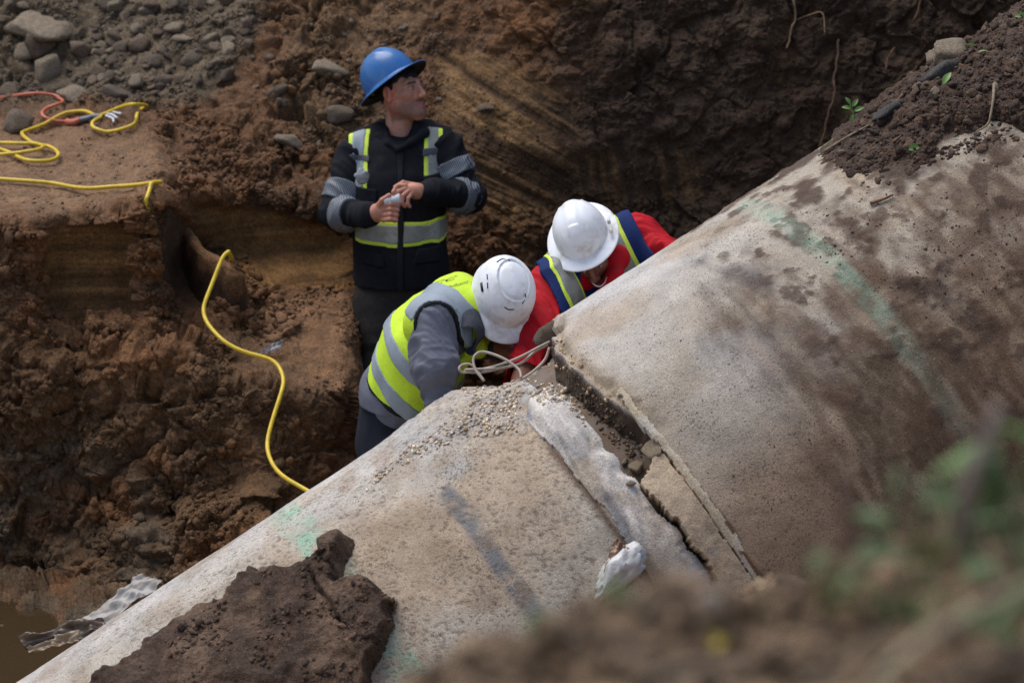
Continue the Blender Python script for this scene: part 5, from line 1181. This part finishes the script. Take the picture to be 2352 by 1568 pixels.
PEB = (s2l(196, 178, 150), s2l(214, 202, 184), s2l(164, 140, 110), s2l(150, 142, 134))
M_PEB = concrete_mat("pebble", .1)
P, N = sample(1100, in_poly([(1060, 892), (1200, 862), (1270, 880), (1290, 920), (1250, 930), (1200, 900), (1190, 990), (1050, 1010), (900, 1080), (830, 1140), (860, 1080), (990, 990), (1080, 930)]), p_hit)
scatter("gravel", P, N, .002 + .009*rng.random(len(P))**2.4, browns(len(P), PEB)*1.55, M_PEB, "broken concrete pebbles strewn on the crown near the joint", CL)
P, N = sample(170, in_poly([(1215, 905), (1290, 880), (1335, 935), (1345, 980), (1300, 930)]), p_hit)
scatter("gravel", P, N, .003 + .011*rng.random(len(P))**2, browns(len(P), PEB)*1.5, M_PEB, "rubble crumbs lying in the open joint", CL)
P, N = sample(70, in_poly([(1235, 790), (1290, 780), (1330, 830), (1420, 930), (1380, 930), (1300, 860), (1240, 840)]), p_hit)
scatter("gravel", P, N, .003 + .010*rng.random(len(P))**2, browns(len(P), (s2l(176, 146, 108), s2l(150, 116, 80), s2l(190, 170, 140)))*1.5, M_PEB, "broken crumbs along the chipped bell edge", CL)
P, N = sample(420, in_poly([(1300, 850), (1340, 880), (1420, 950), (1490, 1040), (1450, 1060), (1380, 990), (1310, 900)]), p_hit)
scatter('dirt', P, N, .002 + .009*rng.random(len(P))**2.6, browns(len(P), (s2l(120, 96, 74), s2l(96, 76, 58), s2l(150, 128, 104)))*1.2, M_CLOD, 'earth and grit lying along the bottom of the joint groove', CL)
def prock(px, py, w, a, mat, lab, cat="stone", tilt=None, grp=None, sink=.2, h=p_hit):
    p, n_ = h(px, py); return rock(px, py, w, a, mat, lab, grp, pos=p, nn=n_, tilt=tilt, sink=sink, name=cat, cat=cat)
for q in [(1268, 762, 66, .75, M_GREYR, "dark grey stone bedded in the broken top of the bell"), (1250, 800, 34, .8, M_GREYR, "small grey stone under the dark stone at the bell top"),
          (1462, 1078, 34, .8, M_PALE, "angular tan stone wedged in the cracked joint"), (1436, 1062, 18, .8, M_PALE, "small stone left of the wedged angular stone"), (1448, 1112, 22, .6, M_PALE, "chip of mortar below the wedged angular stone"),
          (1510, 1035, 60, .6, M_PALE, "broken mortar chunk at the end of the steel channel"), (738, 1380, 24, .9, M_WHITE, "white pebble at the crack in the mud clump"), (778, 1356, 36, .7, M_WHITE, "larger white stone between mud clump lobes"),
          (906, 1384, 22, .7, M_WHITE, "white pebble at the edge of the mud clump"), (470, 1508, 20, .7, M_WHITE, "cream pebble low in the mud clump"), (376, 1540, 18, .7, M_WHITE, "cream pebble at the bottom of the mud clump"),
          (600, 1078, 3, .7, M_WHITE, "")]:
    if q[5]: prock(*q)
for q in [(2190, 120, 84, .7, M_PALE, "knobbly tan rock on the soil heap"), (2150, 138, 50, .7, M_PALE, "smaller tan rock beside the knobbly one"), (2172, 164, 80, .45, M_DARKR, "flat dark slate below the knobbly tan rock"),
          (2040, 262, 72, .4, M_DARKR, "long dark slate beside the green weed"), (2110, 200, 22, .7, M_PALE, "pale chip between slate and leaf on the soil heap"), (2150, 210, 24, .8, M_PALE, "tan pebble pair on the soil heap"), (2185, 195, 20, .8, M_GREYR, "round grey pebble beside a leaf on the soil heap"), (2288, 205, 26, .7, M_PALE, "tan stone high on the soil heap near picture edge")]:
    prock(*q, h=s_hit, tilt=-.45 if q[2] > 60 else None, sink=.3)

# ------------------------------------------------------------------ cords
def cord_mat(name, c):
    m, nt, b = node_mat(name); co = ncoord(nt); k = nramp(nt, nnoise(nt, 22, 5, 0.75, co), [(0.45, 0.0), (0.72, 0.75)])
    nt.links.new(nmix(nt, k, c, c*.4 + .4*s2l(120, 90, 60)), b.inputs["Base Color"]); b.inputs["Roughness"].default_value = .42; return m
M_YEL = cord_mat("yellow_cord_jacket", s2l(224, 190, 40)); M_ORG = cord_mat("orange_cord_jacket", s2l(206, 110, 82)); M_GPL = cord_mat("grey_connector", s2l(112, 120, 128))
M_WIRE = cord_mat("grey_wire", s2l(168, 156, 142)); M_TAPEW = cord_mat("white_tape", s2l(214, 214, 216))
def lay(pts, lift, sm=2):
    out = []
    for q in pts:
        if len(q) == 3: out.append(W(*q)); continue
        p, n_ = hit(*q); out.append(p + n_*lift)
    P = catmull(out, 7); P[1:-1] = gsmooth(P, sm, 0)[1:-1]; return P
yl = empty("extension_cord", hit(100, 350)[0]); tag(yl, "tangled yellow extension cord looped on the ledge", "cord")
c1 = lay([(238, 274), (234, 280), (217, 290), (216, 300), (234, 306.5), (260, 307.6), (299, 297), (320, 283), (322, 269), (336, 255), (330, 248.5), (307, 250), (274, 258), (250, 266), (238, 271)], .024)
c2 = lay([(222, 272), (193, 263.6), (167, 261), (140, 267), (119, 283), (105, 294), (79, 304), (56, 313), (50, 319), (58, 325), (82, 341), (109, 346), (130, 355), (135, 367), (121, 378), (97, 381), (72, 379.6), (53, 374), (26, 362), (0, 352), (-60, 335)], .022)
c3 = lay([(-60, 341), (0, 342.7), (53, 345), (84, 345.5), (103, 351), (88, 360), (44, 367), (0, 371), (-60, 373)], .032)
for c in (c1, c2, c3): tube_obj("cord_jacket", c, .0085, M_YEL, yl)
pg = lay([(216, 273), (226, 272), (240, 271)], .018, 1); tube_obj("plug", pg, np.interp(np.linspace(0, 1, len(pg)), [0, .5, 1], [.014, .011, .016]), M_GPL, yl)
for k, e in enumerate([[(238, 271), (252, 268), (262, 272), (268, 280)], [(246, 272), (256, 278), (254, 288)], [(244, 268), (258, 264), (274, 270)]]): tube_obj("tape_end", lay(e, .02, 1), .006, M_TAPEW, yl)
for o in yl.children: o.matrix_parent_inverse = Matrix.Translation(-yl.location)
og = empty("orange_cord", hit(120, 250)[0]); tag(og, "faded orange extension cord with connector at the rubble foot", "cord")
tube_obj("cord_jacket", lay([(-60, 222), (4, 224), (53, 226.7), (88, 224.5), (128, 225), (144, 231), (144, 240), (130, 249), (109, 258), (100, 269), (107, 277.7), (126, 284), (150, 288), (164, 284.5)], .022), .008, M_ORG, og)
tube_obj("connector", lay([(162, 285), (176, 281.5), (190, 278)], .02, 1), .015, M_ORG, og); tube_obj("connector_end", lay([(190, 278), (204, 275.5), (216, 273)], .02, 1), .0125, M_GPL, og)
for o in og.children: o.matrix_parent_inverse = Matrix.Translation(-og.location)
front = [(-80, 417), (0, 421.8), (70, 427), (123, 432), (167, 441), (211, 444.7), (264, 439), (316, 432), (366, 425.5), (364, 424), (350, 431), (339, 444), (336, 462)]
A = lay(front, .022); p_end = A[-1]
mid = [p_end + [0, .10, -.15], WY(345, 580, 10.6), WY(420, 640, 11.1), WY(500, 650, 10.9), WY(530, 600, 10.25)]
drop = [(525, 578), (513, 588), (500, 618), (488, 650), (472, 690), (467, 715), (475, 740), (495, 765), (520, 788), (560, 808), (600, 818), (630, 830), (645, 850), (652, 875), (645, 905), (632, 945), (620, 985), (614, 1015), (617, 1045), (632, 1075), (655, 1097), (690, 1117), (730, 1140)]
Y = np.interp([q[1] for q in drop], [575, 640, 715, 790, 830, 900, 1000, 1120, 1150], [10.05, 9.95, 9.82, 9.66, 9.6, 9.45, 9.3, 9.05, 8.95])
B = []
for q, y in zip(drop, Y):
    p = WY(q[0], q[1], y); h_, n_ = hit(*q)
    if h_ is not None and h_[1] - .02 < p[1]: p = h_ + n_*.014
    B.append(p)
B = np.array(B); B = catmull(B, 6); B[1:-1] = gsmooth(B, 2, 0)[1:-1]
fullc = np.vstack([A, catmull(np.vstack([A[-1:], mid, B[:1]]), 8)[1:-1], B])
tag(tube_obj("extension_cord", fullc, .0088, M_YEL), "long yellow cord crossing the ledge and hanging down to the pipe", "cord")
# stiff wires sprung from the broken joint
wr = empty("wire_bundle", W(1150, 845, 9.2)); tag(wr, "bent grey reinforcing wires looping out of the broken joint", "wire")
for pts in [[(1262, 785, 9.26), (1240, 796, 9.23), (1190, 822, 9.22), (1140, 840, 9.21), (1100, 849, 9.2), (1066, 855, 9.2), (1055, 848, 9.2), (1060, 839, 9.21), (1078, 836, 9.21), (1092, 846, 9.2), (1106, 866, 9.17)],
            [(1112, 874, 9.16), (1094, 852, 9.18), (1087, 830, 9.2), (1093, 814, 9.21), (1112, 808, 9.22), (1150, 820, 9.2), (1180, 838, 9.18), (1194, 852, 9.16), (1197, 868, 9.14)],
            [(1258, 792, 9.27), (1230, 806, 9.25), (1196, 834, 9.22), (1150, 845, 9.21), (1110, 854, 9.2), (1076, 854, 9.2), (1070, 849, 9.2), (1095, 848, 9.19), (1140, 846, 9.19)],
            [(1262, 798, 9.2), (1252, 825, 9.19), (1228, 850, 9.17), (1196, 872, 9.14)]]:
    tube_obj("wire", catmull([W(*q) for q in pts], 7), .0052, M_WIRE, wr)
for o in wr.children: o.matrix_parent_inverse = Matrix.Translation(-wr.location)
# ------------------------------------------------------------------ roots, weeds, twigs
def bark_mat(name, c):
    m, nt, b = node_mat(name); co = ncoord(nt); nt.links.new(nmix(nt, 1.0, c, nramp(nt, nnoise(nt, 60, 4, .7, co), [(.3, .6), (.7, 1.3)]), 'MULTIPLY'), b.inputs["Base Color"]); b.inputs["Roughness"].default_value = .8; return m
M_ROOT = bark_mat("root_bark", s2l(112, 82, 60)); M_ROOTP = bark_mat("pale_root_bark", s2l(148, 118, 88)); M_DRY = bark_mat("dry_stalk", s2l(140, 122, 100)); M_STEM = bark_mat("green_stem", s2l(98, 124, 62))
def leaf_mat(name, c, c2):
    m, nt, b = node_mat(name); co = ncoord(nt); nt.links.new(nmix(nt, nnoise(nt, 12, 3, .6, co), c, c2), b.inputs["Base Color"]); b.inputs["Roughness"].default_value = .5
    b.inputs["Transmission Weight"].default_value = 0.0; b.inputs["Subsurface Weight"].default_value = .0; return m
M_LEAF = leaf_mat("weed_leaf", s2l(78, 118, 44), s2l(112, 144, 66)); M_LEAFD = leaf_mat("dark_weed_leaf", s2l(62, 90, 44), s2l(94, 114, 62)); M_YLEAF = leaf_mat("yellow_leaf", s2l(206, 186, 60), s2l(180, 150, 50))
def leaf_arrays(base, d, nup, ln, wd, bend=.3):
    d = nrm(d); sidev = nrm(np.cross(d, nup)); up_ = np.cross(sidev, d); t = np.linspace(0, 1, 7); w = wd*np.sin(np.pi*np.clip(t*.93 + .05, 0, 1))**.8; rows = []
    c = base + np.outer(t*ln, d) - np.outer(bend*ln*t*t, up_)
    for a in (-1, -.5, 0, .5, 1): rows.append(c + np.outer(w*a*.5, sidev) + np.outer(.18*wd*abs(a)*np.sin(np.pi*t), up_))
    P = np.stack(rows, 0).reshape(-1, 3); Fq = grid_faces(5, 7); Q = P - up_*.0006
    return np.vstack([P, Q]), np.vstack([Fq, Fq[:, ::-1] + len(P)])
def wall_root(pts, r0, r1, mat, lab, branch=None):
    r = empty("root", hit(*pts[0])[0]); tag(r, lab, "root")
    a = lay(pts, .025, 1); a = a + .006*np.stack([vnoise(a*30, s) for s in (1, 2, 3)], -1); tube_obj("stem", a, np.linspace(r0, r1, len(a)), mat, r, 6)
    if branch: b_ = lay(branch, .03, 1); tube_obj("side_root", b_, np.linspace(r0*.6, r1*.5, len(b_)), mat, r, 6)
    for o in r.children: o.matrix_parent_inverse = Matrix.Translation(-r.location)
wall_root([(1816, -12), (1828, 20), (1831, 36), (1824, 65), (1815, 95), (1801, 113)], .0065, .005, M_ROOTP, "pale forked root hanging from the top of the dark wall", [(1831, 36), (1848, 43), (1866, 38), (1880, 42), (1900, 68)])
wall_root([(1918, 100), (1922, 128), (1920, 150), (1917, 185), (1915, 225), (1906, 265), (1893, 305), (1884, 342)], .0055, .005, M_ROOT, "long thin brown root trailing down the dark wall to the pipe")
wall_root([(2060, 98), (2050, 125), (2040, 150), (2034, 168)], .004, .003, M_ROOT, "short brown root hanging above the slate stones"); wall_root([(2112, -8), (2110, 25), (2107, 52)], .006, .003, M_ROOT, "stub of root hanging at the top of the frame near the soil heap")
wd = empty("weed", W(1900, 340, 9.5)); tag(wd, "green weed with small leaves lying along the crest of the pipe", "weed")
st = catmull([W(1882, 348, 9.40), W(1915, 322, 9.40), W(1945, 300, 9.40), W(1955, 285, 9.40), W(1990, 268, 9.40), W(2018, 246, 9.40), W(2040, 228, 9.40), W(2043, 212, 9.40), W(2060, 199, 9.40)], 7)
tube_obj("stem", st, np.linspace(.0085, .004, len(st)), M_STEM, wd); s2 = catmull([W(1955, 285, 9.40), W(1962, 268, 9.40), W(1955, 250, 9.40), W(1953, 238, 9.40)], 5); tube_obj("stem", s2, .003, M_STEM, wd)
for k, (bx, by, dx, dy, ln, w) in enumerate([(1953, 240, -.5, 1, .030, .016), (1957, 245, .7, 1, .034, .018), (1955, 250, -.9, .3, .034, .018), (1960, 262, -.4, -.7, .03, .014), (1963, 255, .9, .5, .036, .02), (1975, 272, .5, 1, .03, .012), (1984, 266, .6, 1, .034, .014), (1992, 266, .2, 1, .03, .012), (2000, 262, .8, .6, .03, .016), (2020, 244, .9, .9, .034, .018), (1968, 292, .9, .2, .03, .01), (1930, 314, .4, 1, .03, .008)]):
    V, Fq = leaf_arrays(W(bx, by, 9.40), camv(dx, dy, -.25), camv(.2, .5, -.8), ln, w); link("leaf", mesh_np("leaf", V, Fq, M_LEAF), wd)
for o in wd.children: o.matrix_parent_inverse = Matrix.Translation(-wd.location)
def twig(pts, r, mat, lab, h=s_hit, lift=.01, name="twig"):
    out = []
    for q in pts: p, n_ = h(*q); out.append(p + n_*lift)
    P = catmull(out, 6); tag(tube_obj(name, P, np.linspace(r, r*.5, len(P)), mat, seg=6), lab, "twig")
twig([(2280, 200), (2283, 225), (2277, 258), (2262, 290), (2245, 312)], .006, M_DRY, "curved dry stalk lying on the soil heap edge", lift=.02)
twig([(2075, 222), (2050, 246), (2030, 262)], .006, M_ROOT, "thin brown twig beside the dark slate"); twig([(1895, 352), (1950, 318), (2000, 290)], .006, M_DRY, "straight dry stick below the green weed"); twig([(2055, 330), (2075, 315)], .006, M_ROOT, "short stick stuck in the soil heap"); twig([(2000, 472), (2030, 462), (2055, 450)], .007, M_ROOT, "dark splinter lying on the bare pipe below the heap")
for k, (x, y, dx, dy, lab) in enumerate([(2168, 196, .5, 1, "curled green leaf standing on the soil heap"), (2220, 112, 1, .3, "small green leaf near the knobbly rock"), (2250, 125, 1, .2, "tiny green leaf right of the knobbly rock"), (2085, 346, 1, .4, "single green leaf fallen on the soil edge"), (2335, 40, 1, .1, "green leaf near the top corner of the soil heap")]):
    p, n_ = s_hit(x, y); V, Fq = leaf_arrays(p + n_*.01, camv(dx, dy, -.1), n_, .05, .026); tag(link("leaf", mesh_np("leaf", V, Fq, M_LEAF)), lab, "leaf")

# ------------------------------------------------------------------ plastic sheets and bag
def film_mat(name, c, alpha, rough=.25, tr=0.0):
    m, nt, b = node_mat(name); co = ncoord(nt); nt.links.new(nmix(nt, nramp(nt, nnoise(nt, 14, 5, .7, co), [(.4, 0.0), (.75, .7)]), c, s2l(120, 98, 74)), b.inputs["Base Color"])
    b.inputs["Roughness"].default_value = rough; b.inputs["Alpha"].default_value = alpha; nbump(nt, b, nnoise(nt, 30, 4, .6, co), .4, .01); return m
def sheet(name, corners, nu, nv, amp, mat, lab, cat, seed, fold=7):
    a, b, c, d = [np.asarray(q) for q in corners]; u, v = np.meshgrid(np.linspace(0, 1, nu), np.linspace(0, 1, nv)); u = u[..., None]; v = v[..., None]
    P = (a*(1 - u) + b*u)*(1 - v) + (d*(1 - u) + c*u)*v; n_ = nrm(np.cross(b - a, d - a)); n_ = n_ if n_ @ FW < 0 else -n_; L_ = np.linalg.norm(b - a)
    f = 1 - 2*np.abs(vnoise(np.concatenate([u*fold, v*fold*.6, u*0 + seed], -1), seed)); g = 1 - 2*np.abs(vnoise(np.concatenate([u*fold*2.3, v*fold*1.7, u*0 + seed], -1), seed + 1))
    e = .12*vnoise(np.concatenate([u*4, v*0, v*0 + seed], -1), seed + 2)*(v[..., 0] > .9) ; P = P + n_*(amp*(f + .45*g))[..., None] + (d - a)*(e)[..., None]*.5
    V = P.reshape(-1, 3); Fq = grid_faces(nv, nu); Q = V - n_*.0012
    i = np.arange(nu*nv).reshape(nv, nu); rim = np.concatenate([i[0], i[1:, -1], i[-1, ::-1][1:], i[::-1, 0][1:]]); Fr = np.stack([rim[:-1], rim[1:], rim[1:] + len(V), rim[:-1] + len(V)], -1)
    return tag(link(name, mesh_np(name, np.vstack([V, Q]), np.vstack([Fq, Fq[:, ::-1] + len(V), Fr]), mat)), lab, cat)
sheet("plastic_sheet", [W(118, 1470, 9.05), W(325, 1318, 9.12), W(372, 1336, 9.06), W(215, 1465, 8.98)], 40, 18, .014, film_mat("grey_film", s2l(166, 162, 156), 1.0, .5), "crumpled grey plastic sheet between water and pipe", "plastic sheet", 201, 6)
sheet("tarp", [W(40, 1462, 9.02), W(232, 1412, 9.0), W(250, 1440, 8.95), W(60, 1492, 8.97)], 36, 14, .020, film_mat("brown_film", s2l(72, 58, 46), 1.0, .35), "dark brown tarp scrap floating beside the pipe", "tarp", 205, 3)
sheet("tarp", [W(62, 1486, 8.98), W(190, 1446, 8.95), W(180, 1470, 8.92), W(70, 1504, 8.94)], 30, 12, .014, film_mat("tan_film", s2l(128, 108, 84), 1.0, .35), "folded tan tarp scrap below the dark brown one", "tarp", 209, 3)
q0, n0 = hit(615, 808); sheet("plastic_scrap", [q0 + camv(-.05, -.01, -.02), q0 + camv(.06, .0, -.03), q0 + camv(.07, .05, -.03), q0 + camv(0, .03, -.02)], 18, 10, .012, film_mat("clear_film", s2l(220, 222, 226), .35, .15), "clear crumpled plastic scrap under the yellow cord", "plastic scrap", 213)
def on_pipe(px, py, l=.02): p, n_ = p_hit(px, py); return p + n_*l
def bag():
    V, Fl = ico(4); r = np.random.default_rng(5); n_ = r.normal(size=(16, 3)); n_ /= np.linalg.norm(n_, axis=1, keepdims=True); d = r.uniform(.55, 1, 16)
    sup = np.where(V @ n_.T > .05, d/np.maximum(V @ n_.T, .05), 9).min(1); sup = np.minimum(sup, 1.2)*(1 + .22*(1 - 2*np.abs(vnoise(V*3.2, 9))) + .10*(1 - 2*np.abs(vnoise(V*8, 10)))); return V*sup[:, None], Fl
bV, bF = bag(); RB = np.stack([nrm(camv(.62, .78, 0)), nrm(camv(-.78, .62, 0)), -FW], 1); bc = on_pipe(1412, 1330, .02)
tag(link("plastic_bag", mesh_np("plastic_bag", (bV*np.array([.095, .050, .040])) @ RB.T + bc, bF, film_mat("white_film", s2l(206, 206, 204), 1.0, .4), smooth_shade=False)), "white crumpled plastic bag lying against the pipe joint", "bag")
sheet("wrapper", [on_pipe(1382, 1325, .03), on_pipe(1412, 1240, .03), on_pipe(1452, 1262, .05), on_pipe(1440, 1320, .04)], 22, 18, .016, film_mat("brown_wrap", s2l(150, 118, 96), 1.0, .4), "brown folded wrapper standing above the white bag", "wrapper", 221)

# ------------------------------------------------------------------ what the standing person carries
M_PAPER = cloth_mat("white_paper", s2l(214, 214, 220), .6, .06)
ra, rb = J(884, 462, -.335), J(921, 455, -.352); ax = nrm(rb - ra); tt = np.linspace(0, 1, 12)
rp = ra + np.outer(tt, rb - ra); V, Fq = tube_arrays(rp, .021 + .002*np.sin(tt*9), 16); tag(link("paper_roll", mesh_np("paper_roll", V, fix_tris(Fq), M_PAPER)), "white rolled paper held in the standing person's hands", "paper")
gV, gF = bag(); tag(link("crumpled_glove", mesh_np("crumpled_glove", gV*np.array([.027, .010, .030]) + J(828, 408, -.150), gF, film_mat("dirty_white_cloth", s2l(170, 174, 176), 1.0, .6))), "crumpled off-white rag tucked in the standing person's chest pocket", "rag")

# lettering on the back of the lime vest
M_INK = cloth_mat("dark_print", s2l(38, 50, 48), .8, .05)
v_bvh = BVHTree.FromObject([o for o in man2.children if o.name.startswith("vest") and "binding" not in o.name and "front" not in o.name][0], bpy.context.evaluated_depsgraph_get())
def lettering(txt, p0, p1, hpx, skew):
    cu = bpy.data.curves.new("lettering", 'FONT'); cu.body = txt; cu.size = 1; cu.resolution_u = 3; ob = bpy.data.objects.new("lettering", cu); scene.collection.objects.link(ob)
    dg = bpy.context.evaluated_depsgraph_get(); me = bpy.data.meshes.new_from_object(ob.evaluated_get(dg)); bpy.data.objects.remove(ob)
    bm = bmesh.new(); bm.from_mesh(me); bmesh.ops.triangulate(bm, faces=bm.faces[:]); bmesh.ops.subdivide_edges(bm, edges=bm.edges[:], cuts=1); bmesh.ops.triangulate(bm, faces=bm.faces[:])
    w = max(v.co.x for v in bm.verts); bad = []
    for v in bm.verts:
        t = v.co.x/w; px = p0[0] + (p1[0] - p0[0])*t + skew*v.co.y*hpx; py = p0[1] + (p1[1] - p0[1])*t - v.co.y*hpx
        h_, n_ = hit(px, py, v_bvh)
        if h_ is None: bad.append(v)
        else: v.co = Vector(h_ + n_*.003)
    bmesh.ops.delete(bm, geom=bad, context='VERTS'); bm.to_mesh(me); bm.free(); me.materials.append(M_INK); o = link("lettering", me, man2); o.matrix_parent_inverse = Matrix.Translation(-Vector(man2.location))
lettering("SCC", (972, 664), (1044, 642), 13, .9); lettering("Onifusino", (1024, 664), (1074, 650), 9, .5)

# ------------------------------------------------------------------ plants, stalks and stones on the near bank
def tuft(px, py, n, ln, mat, lab, seed):
    r = np.random.default_rng(seed); p, n_ = hit(px, py, b_bvh)
    if p is None: return
    e = empty('grass_tuft', p); tag(e, lab, 'grass')
    for k in range(n):
        dv = np.array([r.normal()*.6, r.normal()*.4, r.uniform(.6, 1.4)]); V, Fq = leaf_arrays(p + np.array([r.normal()*.012, r.normal()*.012, -.004]), dv, np.array([r.normal(), -1, .3]), ln*r.uniform(.5, 1.3), .0065*r.uniform(.6, 1.3), r.uniform(.1, .5))
        o = link('blade', mesh_np('blade', V, Fq, mat), e); o.matrix_parent_inverse = Matrix.Translation(-e.location)
def n_hit(px, py):
    p, n_ = hit(px, py, b_bvh); return p, n_
def near_plant(px, py, nl, ln, wdt, mat, lab, seed, lean=(0, 0), cat="weed"):
    r = np.random.default_rng(seed); p, n_ = n_hit(px, py)
    if p is None: return
    e = empty("weed", p); tag(e, lab, cat); e_k = []
    for k in range(max(2, nl//4)):
        tip = p + np.array([r.uniform(-.5, .5)*ln*2 + lean[0], r.uniform(-.3, .3)*ln, ln*r.uniform(1.2, 2.4) + lean[1]]); sp = catmull([p - n_*.01, (p + tip)/2 + r.normal(size=3)*.008, tip], 5)
        e_k.append(tube_obj("stem", sp, np.linspace(.0022, .001, len(sp)), M_STEM, e, 5))
        for j in range(nl//max(2, nl//4)):
            b_ = sp[int(len(sp)*r.uniform(.35, .99))]; dv = np.array([r.normal(), r.normal()*.6 - .3, r.uniform(-.1, 1)]); V, Fq = leaf_arrays(b_, dv, np.array([0, -.3, 1.0]), ln*r.uniform(.8, 1.5), wdt*r.uniform(.25, .5), .4)
            e_k.append(link("leaf", mesh_np("leaf", V, Fq, mat), e))
    for o in e_k: o.matrix_parent_inverse = Matrix.Translation(-e.location)
for k, (x, y, nl, ln, w, m, lab) in enumerate([
  (2085, 1200, 8, .038, .014, M_LEAF, "blurred bright green weed at the bank edge beside a dry stub"), (2130, 1330, 7, .05, .016, M_LEAFD, "dark green weed low on the near bank"), (2330, 1190, 8, .05, .016, M_LEAF, "tall green weed at the right edge of the near bank"),
  (2240, 1260, 6, .04, .014, M_LEAFD, "dark green weed beside the upright dry stalk"), (1420, 1400, 6, .022, .012, M_LEAFD, "small green sprig at the bank edge below the white bag"), (2010, 1300, 8, .035, .018, M_LEAFD, "low green weed beside the dark hole in the bank"),
  (2300, 1480, 10, .05, .026, M_LEAFD, "dark green weed at the lower corner of the bank"), (1900, 1420, 6, .03, .014, M_LEAFD, "faint green weed in the middle of the near bank"), (1210, 1500, 5, .02, .012, M_LEAFD, "tiny green sprig at the left end of the near bank")]):
    near_plant(x, y, nl, ln, w, m, lab, 300 + k)
M_STRAW = leaf_mat('straw_blade', s2l(150, 134, 96), s2l(120, 104, 72))
for k, (x, y, n_b, ln_, m_, lab) in enumerate([(2070, 1230, 22, .085, M_LEAF, 'green grass tuft at the bank crest left of the bright weed'), (2180, 1290, 14, .06, M_STRAW, 'dry straw tuft between green weeds on the near bank'), (2300, 1230, 22, .08, M_LEAFD, 'dark grass tuft near the right edge of the bank'), (1880, 1370, 10, .04, M_STRAW, 'short dry tuft on the middle of the near bank'), (2340, 1400, 14, .07, M_STRAW, 'dry straw tuft in the lower corner of the bank'), (2100, 1440, 12, .06, M_LEAFD, 'dark grass tuft above the long pale stalk'), (1700, 1400, 8, .03, M_STRAW, 'sparse dry tuft right of the pale stone')]): tuft(x, y, n_b, ln_, m_, lab, 400 + k)
def stalk(pts, r, lab, mat=None):
    P = catmull([W(*q) for q in pts], 8); tag(tube_obj("dry_stalk", P, np.linspace(r, r*.7, len(P)), mat or M_DRY), lab, "stalk")
stalk([(2205, 1240, 2.35), (2225, 1120, 2.3), (2262, 1020, 2.28), (2292, 940, 2.27)], .0085, "thick dry stalk standing upright at the bank edge", bark_mat("grey_stalk", s2l(140, 122, 112)))
stalk([(1965, 1260, 2.35), (1950, 1180, 2.32), (1935, 1090, 2.3)], .006, "short brown stub standing at the bank edge", bark_mat("brown_stalk", s2l(110, 82, 68)))
stalk([(2000, 1580, 1.82), (2090, 1490, 1.86), (2200, 1420, 1.9), (2380, 1330, 1.98)], .0045, "long pale stalk lying across the lower corner of the bank", bark_mat("straw", s2l(150, 138, 110)))
stalk([(1830, 1590, 1.8), (1920, 1530, 1.84), (2060, 1450, 1.9)], .0035, "thin straw stalk lying left of the long pale stalk", bark_mat("straw_dark", s2l(124, 108, 86)))
stalk([(2120, 1600, 1.75), (2250, 1530, 1.78), (2400, 1500, 1.8)], .0045, "brown stalk at the bottom corner of the bank", bark_mat("stalk_brown", s2l(104, 86, 68)))
stalk([(1500, 1560, 1.85), (1600, 1530, 1.86), (1720, 1540, 1.86)], .004, "thin straw lying on the bank below the yellow leaf")
for q in [(1622, 1400, 74, .8, M_WHITE, "blurred pale stone on the near bank"), (1960, 1240, 60, .8, stone_mat("pink_clod", s2l(150, 116, 100), s2l(128, 98, 84), .1), "pinkish clod beside the brown stub"), (1500, 1400, 60, .6, M_ROCK, "blurred brown clod left of the pale stone"), (1330, 1470, 54, .6, M_ROCK, "brown clod at the left end of the near bank"),
          (1800, 1340, 50, .7, M_ROCK, "brown clod at the crest right of the pale stone"), (2140, 1180, 50, .6, M_PALE, "olive stone under the bright green weed"), (1480, 1520, 40, .6, M_PALE, "small tan stone low on the near bank")]:
    p, n_ = n_hit(q[0], q[1])
    if p is not None: rock(q[0], q[1], q[2], q[3], q[4], q[5], pos=p, nn=n_, sink=.15, name="stone", cat="stone")
p, n_ = n_hit(1610, 1482); V, Fq = leaf_arrays(p + n_*.006, camv(1, .25, 0), n_, .026, .016, .1); tag(link("leaf", mesh_np("leaf", V, Fq, M_YLEAF)), "yellow fallen leaf on the near bank", "leaf")
nb = in_poly([(900, 1568), (1300, 1400), (1700, 1320), (2000, 1200), (2352, 1150), (2352, 1568)])
P, N = sample(1500, nb, n_hit); scatter("dirt", P, N, .003 + .014*rng.random(len(P))**2, browns(len(P), (s2l(134, 110, 84), s2l(110, 88, 66), s2l(164, 136, 108))), M_CLOD, "blurred clods and crumbs covering the near bank", CLH)
